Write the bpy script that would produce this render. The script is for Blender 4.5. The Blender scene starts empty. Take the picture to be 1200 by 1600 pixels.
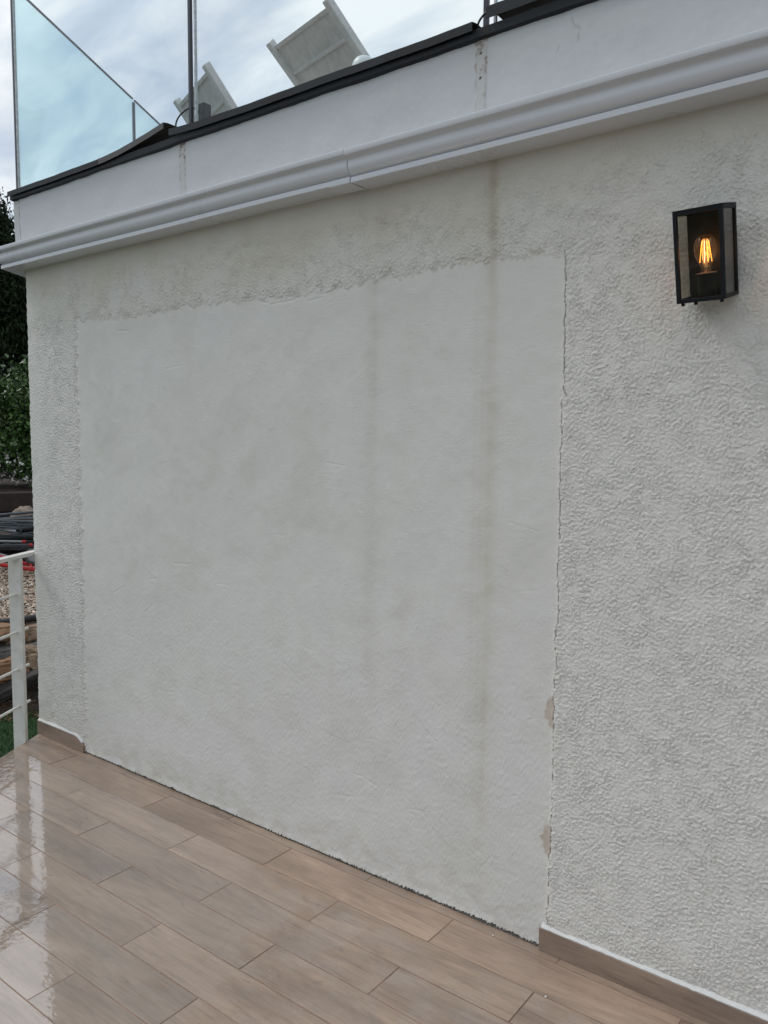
import bpy, bmesh, math, random
import numpy as np
from mathutils import Vector, Matrix, noise as mnoise
R_ = math.radians
scene = bpy.context.scene
C = scene.collection
# ------------------------------------------------------------------ camera
CAM = np.array([0.0, -2.2099, 1.6])
cr = Vector((0.79437094, 0.60737482, 0.00840445)); cu = Vector((-0.06033862, 0.06513275, 0.99605069)); cf = Vector((-0.6044287, 0.79174084, -0.08838773))
cam_data = bpy.data.cameras.new('camera'); cam = bpy.data.objects.new('camera', cam_data); C.objects.link(cam)
m = Matrix((cr, cu, -cf)).transposed().to_4x4(); m.translation = Vector(CAM); cam.matrix_world = m
cam_data.sensor_fit = 'HORIZONTAL'; cam_data.sensor_width = 36.0; cam_data.lens = 36 * 1239.447 / 1200
cam_data.clip_start = 0.05; cam_data.clip_end = 3000
scene.camera = cam
scene.render.resolution_x = 768; scene.render.resolution_y = 1024
# ------------------------------------------------------------------ view
scene.view_settings.view_transform = 'Standard'; scene.view_settings.look = 'None'
scene.view_settings.gamma = 1.0; scene.view_settings.exposure = 0.0
# ------------------------------------------------------------------ sky and sun
SUN_EL, SUN_AZ = R_(52), R_(-108)          # azimuth from +y, positive to +x
world = bpy.data.worlds.new('World'); scene.world = world; world.use_nodes = True
def build_world():
    nt = world.node_tree; N = nt.nodes; L = nt.links; N.clear()
    out = N.new('ShaderNodeOutputWorld'); bg = N.new('ShaderNodeBackground'); bg.inputs['Strength'].default_value = 0.1
    sky = N.new('ShaderNodeTexSky'); sky.sky_type = 'NISHITA'; sky.sun_disc = False
    sky.sun_elevation = SUN_EL; sky.sun_rotation = SUN_AZ; sky.dust_density = 1.5
    tc = N.new('ShaderNodeTexCoord'); sep = N.new('ShaderNodeSeparateXYZ'); L.new(tc.outputs['Generated'], sep.inputs[0])
    def mth(op, a, b=None, clamp=False):
        n = N.new('ShaderNodeMath'); n.operation = op; n.use_clamp = clamp
        for i, v in enumerate((a, b)):
            if v is None: continue
            if hasattr(v, 'links'): L.new(v, n.inputs[i])
            else: n.inputs[i].default_value = v
        return n.outputs[0]
    zz = mth('ADD', mth('MAXIMUM', sep.outputs['Z'], 0.0), 0.22)
    comb = N.new('ShaderNodeCombineXYZ')
    L.new(mth('DIVIDE', sep.outputs['X'], zz), comb.inputs[0]); L.new(mth('DIVIDE', sep.outputs['Y'], zz), comb.inputs[1])
    mp = N.new('ShaderNodeMapping'); mp.inputs['Rotation'].default_value = (0, 0, R_(35)); mp.inputs['Scale'].default_value = (1.0, 2.1, 1)
    L.new(comb.outputs[0], mp.inputs[0])
    n1 = N.new('ShaderNodeTexNoise'); n1.inputs['Scale'].default_value = 1.25; n1.inputs['Detail'].default_value = 8; n1.inputs['Roughness'].default_value = 0.58; n1.inputs['Distortion'].default_value = 0.35
    L.new(mp.outputs[0], n1.inputs['Vector'])
    cov = N.new('ShaderNodeMapRange'); cov.inputs['From Min'].default_value = 0.30; cov.inputs['From Max'].default_value = 0.56
    cov.inputs['To Min'].default_value = 0.5; cov.inputs['To Max'].default_value = 1.0
    L.new(n1.outputs['Fac'], cov.inputs['Value'])
    n2 = N.new('ShaderNodeTexNoise'); n2.inputs['Scale'].default_value = 3.4; n2.inputs['Distortion'].default_value = 0.5; n2.inputs['Detail'].default_value = 6; n2.inputs['Roughness'].default_value = 0.55
    L.new(mp.outputs[0], n2.inputs['Vector'])
    rp = N.new('ShaderNodeValToRGB'); e = rp.color_ramp.elements
    e[0].position = 0.36; e[0].color = (0.52, 0.60, 0.70, 1); e[1].position = 0.60; e[1].color = (0.83, 0.865, 0.885, 1)
    L.new(n2.outputs['Fac'], rp.inputs['Fac'])
    # the cloud sheet is brightest round the hidden sun and overhead
    sv = (math.sin(SUN_AZ) * math.cos(SUN_EL), math.cos(SUN_AZ) * math.cos(SUN_EL), math.sin(SUN_EL))
    dt = N.new('ShaderNodeVectorMath'); dt.operation = 'DOT_PRODUCT'; L.new(tc.outputs['Generated'], dt.inputs[0]); dt.inputs[1].default_value = sv
    br = N.new('ShaderNodeMapRange'); br.inputs['From Min'].default_value = -0.1; br.inputs['From Max'].default_value = 1.0
    br.inputs['To Min'].default_value = 9.6; br.inputs['To Max'].default_value = 12.5; L.new(dt.outputs['Value'], br.inputs['Value'])
    sc = N.new('ShaderNodeVectorMath'); sc.operation = 'SCALE'; L.new(rp.outputs['Color'], sc.inputs[0]); L.new(br.outputs[0], sc.inputs['Scale'])
    mx = N.new('ShaderNodeMix'); mx.data_type = 'RGBA'; L.new(cov.outputs[0], mx.inputs['Factor']); L.new(sky.outputs['Color'], mx.inputs['A']); L.new(sc.outputs[0], mx.inputs['B'])
    L.new(mx.outputs['Result'], bg.inputs['Color']); L.new(bg.outputs[0], out.inputs['Surface'])
build_world()
sd = bpy.data.lights.new('sun', 'SUN'); sd.energy = 1.25; sd.angle = R_(20); sd.color = (1.0, 0.965, 0.92)
sun = bpy.data.objects.new('sun', sd); C.objects.link(sun)
sv = Vector((math.sin(SUN_AZ) * math.cos(SUN_EL), math.cos(SUN_AZ) * math.cos(SUN_EL), math.sin(SUN_EL)))
sun.rotation_euler = sv.to_track_quat('Z', 'Y').to_euler()

# ------------------------------------------------------------------ helpers
def link(o, parent=None):
    C.objects.link(o)
    if parent: o.parent = parent
    return o
def tag(o, label=None, cat=None, group=None, kind=None):
    if label: o['label'] = label
    if cat: o['category'] = cat
    if group: o['group'] = group
    if kind: o['kind'] = kind
    return o
def empty(name, loc=(0, 0, 0), rot=(0, 0, 0), **k):
    o = bpy.data.objects.new(name, None); o.empty_display_size = 0.1; o.location = loc; o.rotation_euler = rot; link(o); tag(o, **k); return o
def mesh_np(name, V, F, mat, parent=None, col=None, uv=None, smooth=True, attrs=None):
    """V (n,3); F (m,k) all faces with k corners; col per-vertex rgb"""
    V = np.asarray(V, np.float32); F = np.asarray(F, np.int32); k = F.shape[1]
    me = bpy.data.meshes.new(name); me.vertices.add(len(V)); me.vertices.foreach_set('co', V.ravel())
    me.loops.add(F.size); me.loops.foreach_set('vertex_index', F.ravel())
    me.polygons.add(len(F)); me.polygons.foreach_set('loop_start', np.arange(len(F), dtype=np.int32) * k); me.polygons.foreach_set('loop_total', np.full(len(F), k, np.int32))
    me.update(calc_edges=True); me.polygons.foreach_set('use_smooth', np.full(len(F), smooth))
    if col is not None:
        a = me.color_attributes.new('Col', 'FLOAT_COLOR', 'POINT'); c4 = np.ones((len(V), 4), np.float32); c4[:, :3] = col; a.data.foreach_set('color', c4.ravel())
    if attrs:
        for kk, vv in attrs.items():
            a = me.attributes.new(kk, 'FLOAT', 'POINT'); a.data.foreach_set('value', np.asarray(vv, np.float32))
    if uv is not None:
        u = me.uv_layers.new(name='UVMap'); u.data.foreach_set('uv', np.asarray(uv, np.float32)[F.ravel()].ravel())
    me.materials.append(mat); me.validate()
    return link(bpy.data.objects.new(name, me), parent)
def bm_obj(name, bm, mat, parent=None, smooth=False, bevel=0, seg=2):
    bmesh.ops.recalc_face_normals(bm, faces=bm.faces[:])
    me = bpy.data.meshes.new(name); bm.to_mesh(me); bm.free(); me.materials.append(mat)
    if smooth:
        me.polygons.foreach_set('use_smooth', np.full(len(me.polygons), True))
    o = link(bpy.data.objects.new(name, me), parent)
    if bevel:
        b = o.modifiers.new('bevel', 'BEVEL'); b.width = bevel; b.segments = seg; b.limit_method = 'ANGLE'; b.angle_limit = R_(35)
    return o
def box(bm, lo, hi, M=None):
    vs = [bm.verts.new((x, y, z)) for z in (lo[2], hi[2]) for y in (lo[1], hi[1]) for x in (lo[0], hi[0])]
    for f in ((0, 2, 3, 1), (4, 5, 7, 6), (0, 1, 5, 4), (2, 6, 7, 3), (0, 4, 6, 2), (1, 3, 7, 5)): bm.faces.new([vs[i] for i in f])
    if M is not None: bmesh.ops.transform(bm, matrix=M, verts=vs)
    return vs
def tube(bm, pts, r, seg=10, closed_ends=True):
    pts = [Vector(p) for p in pts]; rings = []
    rr = r if hasattr(r, '__len__') else [r] * len(pts)
    up = Vector((0, 0, 1)); d0 = (pts[1] - pts[0]).normalized()
    a = d0.orthogonal().normalized()
    for i, p in enumerate(pts):
        d = (pts[min(i + 1, len(pts) - 1)] - pts[max(i - 1, 0)]).normalized()
        a = (a - d * a.dot(d)).normalized(); b = d.cross(a)
        rings.append([bm.verts.new(p + (a * math.cos(t) + b * math.sin(t)) * rr[i]) for t in [2 * math.pi * k / seg for k in range(seg)]])
    for A, B in zip(rings, rings[1:]):
        for k in range(seg): bm.faces.new((A[k], A[(k + 1) % seg], B[(k + 1) % seg], B[k]))
    if closed_ends: bm.faces.new(rings[0][::-1]); bm.faces.new(rings[-1])
def lathe(bm, prof, seg=24, M=None, cap=True):
    rings = []; allv = []
    for r, z in prof:
        ring = [bm.verts.new((r * math.cos(2 * math.pi * k / seg), r * math.sin(2 * math.pi * k / seg), z)) for k in range(seg)]; rings.append(ring); allv += ring
    for A, B in zip(rings, rings[1:]):
        for k in range(seg): bm.faces.new((A[k], A[(k + 1) % seg], B[(k + 1) % seg], B[k]))
    if cap: bm.faces.new(rings[0][::-1]); bm.faces.new(rings[-1])
    if M is not None: bmesh.ops.transform(bm, matrix=M, verts=allv)

# ------------------------------------------------------------------ materials
class NT:
    def __init__(s, name):
        s.m = bpy.data.materials.new(name); s.m.use_nodes = True; s.t = s.m.node_tree; s.N = s.t.nodes; s.L = s.t.links
        s.b = s.N['Principled BSDF']; s.out = s.N['Material Output']
    def n(s, typ, **k):
        x = s.N.new('ShaderNode' + typ)
        for a, v in k.items():
            if a in x.inputs.keys() if hasattr(x.inputs, 'keys') else False: pass
            setattr(x, a, v)
        return x
    def set(s, node, **k):
        for a, v in k.items():
            a = a.replace('_', ' ')
            if hasattr(v, 'links') or isinstance(v, bpy.types.NodeSocket): s.L.new(v, node.inputs[a])
            else: node.inputs[a].default_value = v
        return node
    def noise(s, vec, scale, detail=4, rough=0.5, dist=0.0):
        x = s.N.new('ShaderNodeTexNoise'); x.inputs['Scale'].default_value = scale; x.inputs['Detail'].default_value = detail
        x.inputs['Roughness'].default_value = rough; x.inputs['Distortion'].default_value = dist
        if vec is not None: s.L.new(vec, x.inputs['Vector'])
        return x.outputs['Fac']
    def ramp(s, fac, stops):
        x = s.N.new('ShaderNodeValToRGB'); e = x.color_ramp.elements
        while len(e) < len(stops): e.new(0.5)
        for el, (p, c) in zip(e, stops): el.position = p; el.color = (c if hasattr(c, '__len__') else (c, c, c)) + ((1,) if not hasattr(c, '__len__') or len(c) == 3 else ())
        s.L.new(fac, x.inputs['Fac']); return x.outputs['Color']
    def mix(s, f, a, b, mode='MIX'):
        x = s.N.new('ShaderNodeMix'); x.data_type = 'RGBA'; x.blend_type = mode
        for nm, v in (('Factor', f), ('A', a), ('B', b)):
            if isinstance(v, bpy.types.NodeSocket): s.L.new(v, x.inputs[nm])
            elif nm == 'Factor': x.inputs[nm].default_value = v
            else: x.inputs[nm].default_value = tuple(v) + (1,)
        return x.outputs['Result']
    def math(s, op, a, b=0.0, clamp=False):
        x = s.N.new('ShaderNodeMath'); x.operation = op; x.use_clamp = clamp
        for i, v in enumerate((a, b)):
            if isinstance(v, bpy.types.NodeSocket): s.L.new(v, x.inputs[i])
            else: x.inputs[i].default_value = v
        return x.outputs[0]
    def bump(s, h, dist, strength=1.0, normal=None):
        x = s.N.new('ShaderNodeBump'); x.inputs['Distance'].default_value = dist; x.inputs['Strength'].default_value = strength
        s.L.new(h, x.inputs['Height'])
        if normal is not None: s.L.new(normal, x.inputs['Normal'])
        return x.outputs['Normal']
    def mapping(s, vec, scale=(1, 1, 1), rot=(0, 0, 0), loc=(0, 0, 0)):
        x = s.N.new('ShaderNodeMapping'); x.inputs['Scale'].default_value = scale; x.inputs['Rotation'].default_value = rot; x.inputs['Location'].default_value = loc
        s.L.new(vec, x.inputs['Vector']); return x.outputs[0]
    def obj(s): return s.N.new('ShaderNodeTexCoord').outputs['Object']
    def uv(s): return s.N.new('ShaderNodeTexCoord').outputs['UV']
    def attr(s, name, out='Color'):
        x = s.N.new('ShaderNodeAttribute'); x.attribute_name = name; return x.outputs[out]
def simple(name, col, rough=0.6, metal=0.0, var=0.12, nscale=12.0, bump=0.0, bscale=80.0, spec=0.5, rv=0.08):
    t = NT(name); o = t.obj(); nz = t.noise(o, nscale, 5, 0.6)
    c = t.ramp(nz, [(0.25, tuple(x * (1 - var) for x in col)), (0.75, tuple(min(1, x * (1 + var)) for x in col))])
    t.L.new(c, t.b.inputs['Base Color'])
    t.L.new(t.ramp(nz, [(0.3, max(0.02, rough - rv)), (0.7, min(1, rough + rv))]), t.b.inputs['Roughness'])
    t.b.inputs['Metallic'].default_value = metal; t.b.inputs['Specular IOR Level'].default_value = spec
    if bump: t.L.new(t.bump(t.noise(o, bscale, 4, 0.6), bump), t.b.inputs['Normal'])
    return t.m
def m_vcol(name, rough, bump, bscale, spec=0.4, bump2=0.0, b2scale=40):
    t = NT(name); o = t.obj(); c = t.attr('Col'); nz = t.noise(o, 55, 3, 0.6)
    c2 = t.mix(1.0, c, t.ramp(nz, [(0.3, 0.965), (0.7, 1.0)]), 'MULTIPLY')
    t.L.new(c2, t.b.inputs['Base Color']); t.b.inputs['Roughness'].default_value = rough; t.b.inputs['Specular IOR Level'].default_value = spec
    nrm = t.bump(t.noise(o, bscale, 4, 0.65), bump)
    if bump2: nrm = t.bump(t.noise(o, b2scale, 3, 0.5), bump2, 1.0, nrm)
    t.L.new(nrm, t.b.inputs['Normal'])
    return t.m
M = {}
def m_render(name, rough):
    t = NT(name); o = t.obj(); c = t.attr('Col'); a = t.attr('amp', 'Fac'); g = t.attr('grain', 'Fac')
    n0 = t.noise(o, 58, 2.5, 0.5, 1.3); fl = t.ramp(n0, [(0.43, 0.0), (0.50, 0.62), (0.57, 1.0)])
    nb = t.noise(t.mapping(o, (1, 1, 1.25), loc=(4, 2, 9)), 118, 3, 0.6, 0.5); fb = t.ramp(nb, [(0.40, 0.0), (0.60, 1.0)])
    fine = t.noise(o, 330, 3, 0.6)
    h = t.math('ADD', t.math('MULTIPLY', fl, 0.62), t.math('MULTIPLY', fb, 0.42)); h = t.math('ADD', h, t.math('MULTIPLY', fine, 0.22)); h = t.math('MULTIPLY', h, a)
    sand = t.noise(o, 210, 5, 0.75); pits = t.ramp(t.noise(o, 95, 2, 0.5), [(0.24, 0.0), (0.33, 1.0)])
    h2 = t.math('MULTIPLY', t.math('ADD', sand, t.math('MULTIPLY', pits, 0.8)), g)
    t.L.new(c, t.b.inputs['Base Color']); t.b.inputs['Roughness'].default_value = 0.82; t.b.inputs['Specular IOR Level'].default_value = 0.3
    n = t.bump(h, 0.0020); n = t.bump(h2, 0.0013, 1.0, n); t.L.new(n, t.b.inputs['Normal']); return t.m
M['stucco'] = m_render('rough_render', True)
M['patch'] = m_render('trowelled_render', False)
M['parapet'] = m_vcol('parapet_paint', 0.55, 0.0002, 120, 0.4)
M['cornice'] = simple('cornice_paint', (0.64, 0.66, 0.70), 0.28, 0, 0.015, 3, 0.0001, 90, 0.5, 0.015)
M['mortar'] = simple('dark_mortar', (0.17, 0.152, 0.135), 0.95, 0, 0.5, 90, 0.003, 200, 0.2)
M['whiteplaster'] = simple('loose_white_plaster', (0.63, 0.63, 0.62), 0.85, 0, 0.06, 60, 0.002, 110, 0.3)
M['cap'] = simple('coping_sheet', (0.012, 0.015, 0.018), 0.5, 0, 0.6, 7, 0.0006, 50, 0.25)
M['capdull'] = simple('weathered_coping', (0.09, 0.088, 0.09), 0.6, 0, 0.3, 14, 0.0006, 50, 0.4)
M['post'] = simple('navy_grey_post', (0.018, 0.024, 0.038), 0.4, 0, 0.3, 30)
M['seal'] = simple('dirty_edge_seal', (0.50, 0.54, 0.56), 0.5, 0, 0.45, 60)
M['railwhite'] = simple('worn_white_paint', (0.66, 0.65, 0.61), 0.5, 0, 0.10, 22, 0.0004, 60)
M['black'] = simple('black_powder_coat', (0.006, 0.008, 0.011), 0.55, 0, 0.4, 40, 0.0006, 160, 0.25)
M['blackin'] = simple('black_inner_plate', (0.006, 0.006, 0.0065), 0.6, 0, 0.3, 40, 0, 80, 0.2)
M['cable'] = simple('black_cable', (0.012, 0.012, 0.013), 0.5)
M['steel'] = simple('dull_steel', (0.35, 0.33, 0.30), 0.35, 0.9, 0.2, 40)
M['lounger'] = None
def glass_mat(name, tint, ior=1.5, rough=0.0, dirt=0.0):
    t = NT(name); N, L = t.N, t.L; N.remove(t.b)
    tr = N.new('ShaderNodeBsdfTransparent'); tr.inputs['Color'].default_value = tint + (1,)
    gl = N.new('ShaderNodeBsdfGlossy'); gl.inputs['Roughness'].default_value = rough
    lw = N.new('ShaderNodeLayerWeight'); lw.inputs['Blend'].default_value = 0.5; f0 = ((ior - 1) / (ior + 1)) ** 2
    class _F: outputs = [t.math('ADD', t.math('MULTIPLY', t.math('POWER', lw.outputs['Facing'], 5.0), 1 - f0), f0)]
    fr = _F
    mx = N.new('ShaderNodeMixShader'); L.new(fr.outputs[0], mx.inputs[0]); L.new(tr.outputs[0], mx.inputs[1]); L.new(gl.outputs[0], mx.inputs[2])
    last = mx.outputs[0]
    if dirt:
        df = N.new('ShaderNodeBsdfDiffuse'); df.inputs['Color'].default_value = (0.5, 0.5, 0.48, 1)
        m2 = N.new('ShaderNodeMixShader'); f = t.ramp(t.noise(t.obj(), 9, 6, 0.7), [(0.35, 0.0), (0.8, dirt)])
        L.new(f, m2.inputs[0]); L.new(last, m2.inputs[1]); L.new(df.outputs[0], m2.inputs[2]); last = m2.outputs[0]
    L.new(last, t.out.inputs['Surface']); return t.m
M['glass_front'] = glass_mat('clear_pane', (0.955, 0.982, 0.988), 1.35)
M['glass_side'] = glass_mat('teal_pane', (0.86, 0.96, 0.975), 1.45)
M['glass_lamp'] = glass_mat('smoky_lamp_glass', (0.86, 0.84, 0.80), 1.25, 0.05, 0.03)
M['glass_bulb'] = glass_mat('bulb_glass', (0.95, 0.86, 0.72), 1.8, 0.03, 0.0)
def _tl():
    t = M['glass_bulb'].node_tree; N, L = t.nodes, t.links; out = [n for n in N if n.type == 'OUTPUT_MATERIAL'][0]; src = out.inputs['Surface'].links[0].from_socket
    tl = N.new('ShaderNodeBsdfTranslucent'); tl.inputs['Color'].default_value = (1, .8, .55, 1); mx = N.new('ShaderNodeMixShader'); mx.inputs[0].default_value = 0.014
    L.new(src, mx.inputs[1]); L.new(tl.outputs[0], mx.inputs[2]); L.new(mx.outputs[0], out.inputs['Surface'])
_tl()
def emit(name, col, st):
    t = NT(name); t.b.inputs['Base Color'].default_value = col + (1,); t.b.inputs['Emission Color'].default_value = col + (1,); t.b.inputs['Emission Strength'].default_value = st; return t.m
M['filament'] = emit('glowing_filament', (1.0, 0.36, 0.05), 6.0)
M['filament_core'] = emit('filament_core', (1.0, 0.68, 0.28), 9.0)

# wood-look porcelain, wet
def m_plank(name, wet=True):
    t = NT(name); uv = t.uv(); o = t.obj(); rnd = t.attr('rnd', 'Fac')
    g1 = t.noise(t.mapping(uv, (3.0, 21, 1)), 1.0, 9, 0.68, 1.3)
    g2 = t.noise(t.mapping(uv, (1.1, 6.5, 1), loc=(3, 7, 0)), 1.0, 5, 0.55, 1.6)
    g3 = t.noise(t.mapping(uv, (7, 120, 1)), 1.0, 4, 0.6, 0.2)
    base = t.ramp(g2, [(0.28, (0.255, 0.186, 0.142)), (0.50, (0.352, 0.260, 0.200)), (0.74, (0.455, 0.340, 0.262))])
    c = t.mix(0.6, base, t.ramp(g1, [(0.30, (0.62, 0.62, 0.63)), (0.5, (0.95, 0.95, 0.95)), (0.72, (1.08, 1.06, 1.04))]), 'MULTIPLY')
    c = t.mix(0.4, c, t.ramp(g3, [(0.34, (0.55, 0.52, 0.50)), (0.52, (1, 1, 1))]), 'MULTIPLY')
    # cool smoky blotches printed on some planks
    sm = t.noise(t.mapping(uv, (1.6, 5, 1), loc=(11, 2, 0)), 1.0, 3, 0.5, 0.8)
    c = t.mix(t.ramp(sm, [(0.55, 0.0), (0.78, 0.42)]), c, (0.215, 0.195, 0.18))
    c = t.mix(1.0, c, t.ramp(rnd, [(0.0, (0.83, 0.83, 0.83)), (0.5, (0.98, 0.975, 0.97)), (1.0, (1.13, 1.09, 1.04))]), 'MULTIPLY')
    # footprints and dust of use
    d = t.noise(o, 3.1, 6, 0.65, 0.4)
    c = t.mix(1.0, c, t.ramp(d, [(0.34, 0.84), (0.56, 1.0)]), 'MULTIPLY')
    # speckle and grit
    gr = t.noise(o, 240, 2, 0.5); c = t.mix(t.ramp(gr, [(0.66, 0.0), (0.72, 0.35)]), c, (0.12, 0.09, 0.07))
    kn = t.noise(t.mapping(uv, (5.0, 12, 1), loc=(5, 9, 0)), 1.0, 2, 0.4, 2.2); c = t.mix(t.ramp(kn, [(0.70, 0.0), (0.78, 0.6)]), c, (0.17, 0.125, 0.10))
    t.L.new(c, t.b.inputs['Base Color'])
    if wet:
        w = t.attr('wet', 'Fac')
        wn = t.math('ADD', w, t.math('MULTIPLY', t.math('SUBTRACT', t.noise(o, 6.0, 6, 0.62, 0.5), 0.5), 1.6))
        wm = t.ramp(wn, [(0.40, 0.0), (0.62, 1.0)])
        t.L.new(t.ramp(wm, [(0.0, 0.42), (1.0, 0.2)]), t.b.inputs['Roughness'])
        t.L.new(t.ramp(wm, [(0.0, 0.25), (1.0, 1.0)]), t.b.inputs['Coat Weight'])
        t.L.new(t.ramp(wm, [(0.0, 0.26), (0.55, 0.10), (1.0, 0.012)]), t.b.inputs['Coat Roughness'])
        t.b.inputs['Coat IOR'].default_value = 2.5
        rip = t.noise(t.mapping(o, (1, 1, 1)), 26, 3, 0.5, 0.6); rip2 = t.noise(o, 70, 2, 0.5)
        t.L.new(t.bump(rip2, 0.00008, 1.0, t.bump(rip, 0.00055, 1.0, t.bump(wm, 0.0006, 1.0))), t.b.inputs['Coat Normal'])
    else:
        t.b.inputs['Roughness'].default_value = 0.4
    t.L.new(t.bump(g1, 0.0006, 0.6), t.b.inputs['Normal'])
    return t.m
M['plank'] = m_plank('wet_wood_look_tile'); M['plank_dry'] = m_plank('wood_look_tile', False)
M['grout'] = simple('brown_grout', (0.25, 0.165, 0.122), 0.7, 0, 0.35, 9, 0.0003, 300)

# ------------------------------------------------------------------ building
K = np.array([-4.036, 0.0]); EV = np.array([-0.489, 0.872]); NV = np.array([-0.872, -0.489])   # corner, side direction, side outward normal
XR = 1.7
building = empty('building', (0, 0, 0), label='white rendered building with stepped cornice and flat roof terrace beside the tiled terrace', cat='building')
DS = 0.0029
nx = int((XR - K[0]) / DS) + 1; nz = int(2.474 / DS) + 1
xs = np.linspace(K[0], XR, nx); zs = np.linspace(0.0, 2.474, nz)
rng = np.random.default_rng(7)
fx = np.fft.rfftfreq(nx, DS)[None, :]; fz = np.fft.fftfreq(nz, DS)[:, None]
def bp(lam, bw=0.35, ax=1.0, az=1.0):
    """band-passed gaussian field, wavelength lam (m), log-bandwidth bw"""
    w = np.fft.rfft2(rng.standard_normal((nz, nx)))
    fr = np.sqrt((fx * ax) ** 2 + (fz * az) ** 2) + 1e-9
    w *= np.exp(-0.5 * (np.log(fr * lam) / bw) ** 2); f = np.fft.irfft2(w, s=(nz, nx)); return f / f.std()
X, Z = np.meshgrid(xs, zs)
sst = lambda a, b, v: (lambda t: t * t * (3 - 2 * t))(np.clip((v - a) / (b - a), 0, 1))
crack_pts = np.array([[-1.028, 2.151], [-1.024, 2.072], [-1.022, 1.887], [-1.02, 1.761], [-1.011, 1.742], [-1.010, 1.738], [-1.025, 1.73], [-1.024, 1.623], [-1.024, 1.471], [-1.02, 1.336], [-1.024, 1.199], [-1.016, 1.082], [-1.026, 1.001], [-1.018, 0.932], [-1.024, 0.841], [-1.022, 0.712], [-1.021, 0.45], [-1.025, 0.223], [-1.026, 0.102], [-1.028, 0.0]])[::-1]
n1d = bp(0.06, 0.6); jit = n1d[:, int((-1.02 - K[0]) / DS)] * 0.0012
xr = np.interp(zs, crack_pts[:, 1], crack_pts[:, 0]) + jit
n2d = bp(0.12, 0.7)
xl = -3.592 + n2d[:, int(0.45 / DS)] * 0.007
tops = np.array([[-3.595, 2.175], [-3.007, 2.162], [-2.747, 2.165], [-2.448, 2.157], [-2.057, 2.146], [-1.724, 2.162], [-1.435, 2.173], [-1.254, 2.172], [-1.028, 2.155]])
zt = np.interp(xs, tops[:, 0], tops[:, 1]) + n2d[int(2.16 / DS), :] * 0.006
wob = bp(0.035, 0.5)
dR = (xr[:, None] - X); dL = (X - xl[:, None]) + wob * 0.004; dT = (zt[None, :] - Z) + wob * 0.004
inside = np.minimum(np.minimum(dR, dL), dT)
pm = sst(-0.004, 0.012, inside)             # 1 inside the trowelled patch
softp = sst(-0.002, 0.05, inside)
# relief
n1 = bp(0.0112, 0.34, 1.0, 1.3); n1b = bp(0.0185, 0.45, 1.0, 1.25); n2 = bp(0.0078, 0.2); big = bp(0.30, 0.5); big2 = bp(0.11, 0.5)
amp = 0.80 + 0.16 * np.tanh(big * 0.9) + 0.14 * np.tanh(big2)
amp *= 1 - 0.75 * sst(2.36, 2.47, Z)                         # brushed smooth under the cornice
amp *= 1 - 0.45 * sst(-3.86, -4.03, X)
flat_n = bp(0.075, 0.55) + 0.35 * big; amp *= 1 - 0.5 * sst(0.95, 1.7, flat_n); amp *= 1 + 0.22 * sst(0.8, 1.6, -flat_n)
near_edge = np.exp(-((np.minimum(np.abs(dL), np.abs(dT)) / 0.035) ** 2)) * (1 - pm)
amp = np.clip(amp + 0.25 * near_edge, 0.08, 1.3)
flakes = np.tanh(1.6 * (n1 * 0.8 + n1b * 0.45)) - 0.55 * np.clip(np.abs(n1b + 0.3 * n1) * -1 + 0.35, 0, 1)
H = amp * (0.00115 * flakes + 0.00045 * n2) * (1 - pm)
# patch relief: trowel drag, pits, slow undulation
dragv = bp(0.02, 0.35, 0.35, 1.6); und = bp(0.35, 0.5); und2 = bp(0.09, 0.5); pitn = bp(0.011, 0.3)
pr = 0.00007 * dragv * (0.4 + 0.9 * sst(0.2, 1.6, und2)) + 0.0010 * und * 0.55 + 0.00008 * und2
grainy = sst(0.0, 1.4, bp(0.22, 0.6)); pr += 0.00016 * n2 * (0.6 + 0.6 * grainy) + 0.00016 * np.tanh(n1) * grainy
pr -= 0.0016 * sst(2.9, 3.6, pitn)
pr += 0.00025 * sst(-0.8, -0.1, X * 0 + (0.45 - Z)) * dragv
H += pm * (pr - 0.0022) + 0.0012 * und * (1 - pm) * 0.6
# raised trowel lip round the patch
H += 0.0012 * np.exp(-((dL - 0.006) / 0.008) ** 2) * (np.abs(dL) < 0.05) * (dT > 0) * sst(-0.6, 0.8, big2) * (dR > 0.1)
H -= 0.0012 * np.exp(-((dT + 0.003) / 0.005) ** 2) * sst(0.1, 1.2, big2 + 0.4 * wob) * (X > xl[:, None]) * (X < xr[:, None])
# crack along the right edge
cw = 0.0012 * np.clip(0.9 + 0.3 * n1d[:, int((-1.0 - K[0]) / DS)], 0.55, 1.8)
cw *= np.interp(zs, [0, 0.1, 0.3, 0.75, 1.0, 1.3, 1.75, 1.8, 2.1, 2.16, 2.17], [0.5, 0.9, 0.6, 0.7, 0.9, 0.9, 1.1, 1.2, 1.3, 0.8, 0.0])
crk = np.exp(-(dR / (cw[:, None] + 1e-5)) ** 2 * 0.9) * (Z < 2.165) * (np.abs(dR) < 0.03)
H -= 0.003 * crk
H += 0.0012 * np.exp(-((dR + 0.012) / 0.012) ** 2) * (Z < 2.16)
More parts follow.
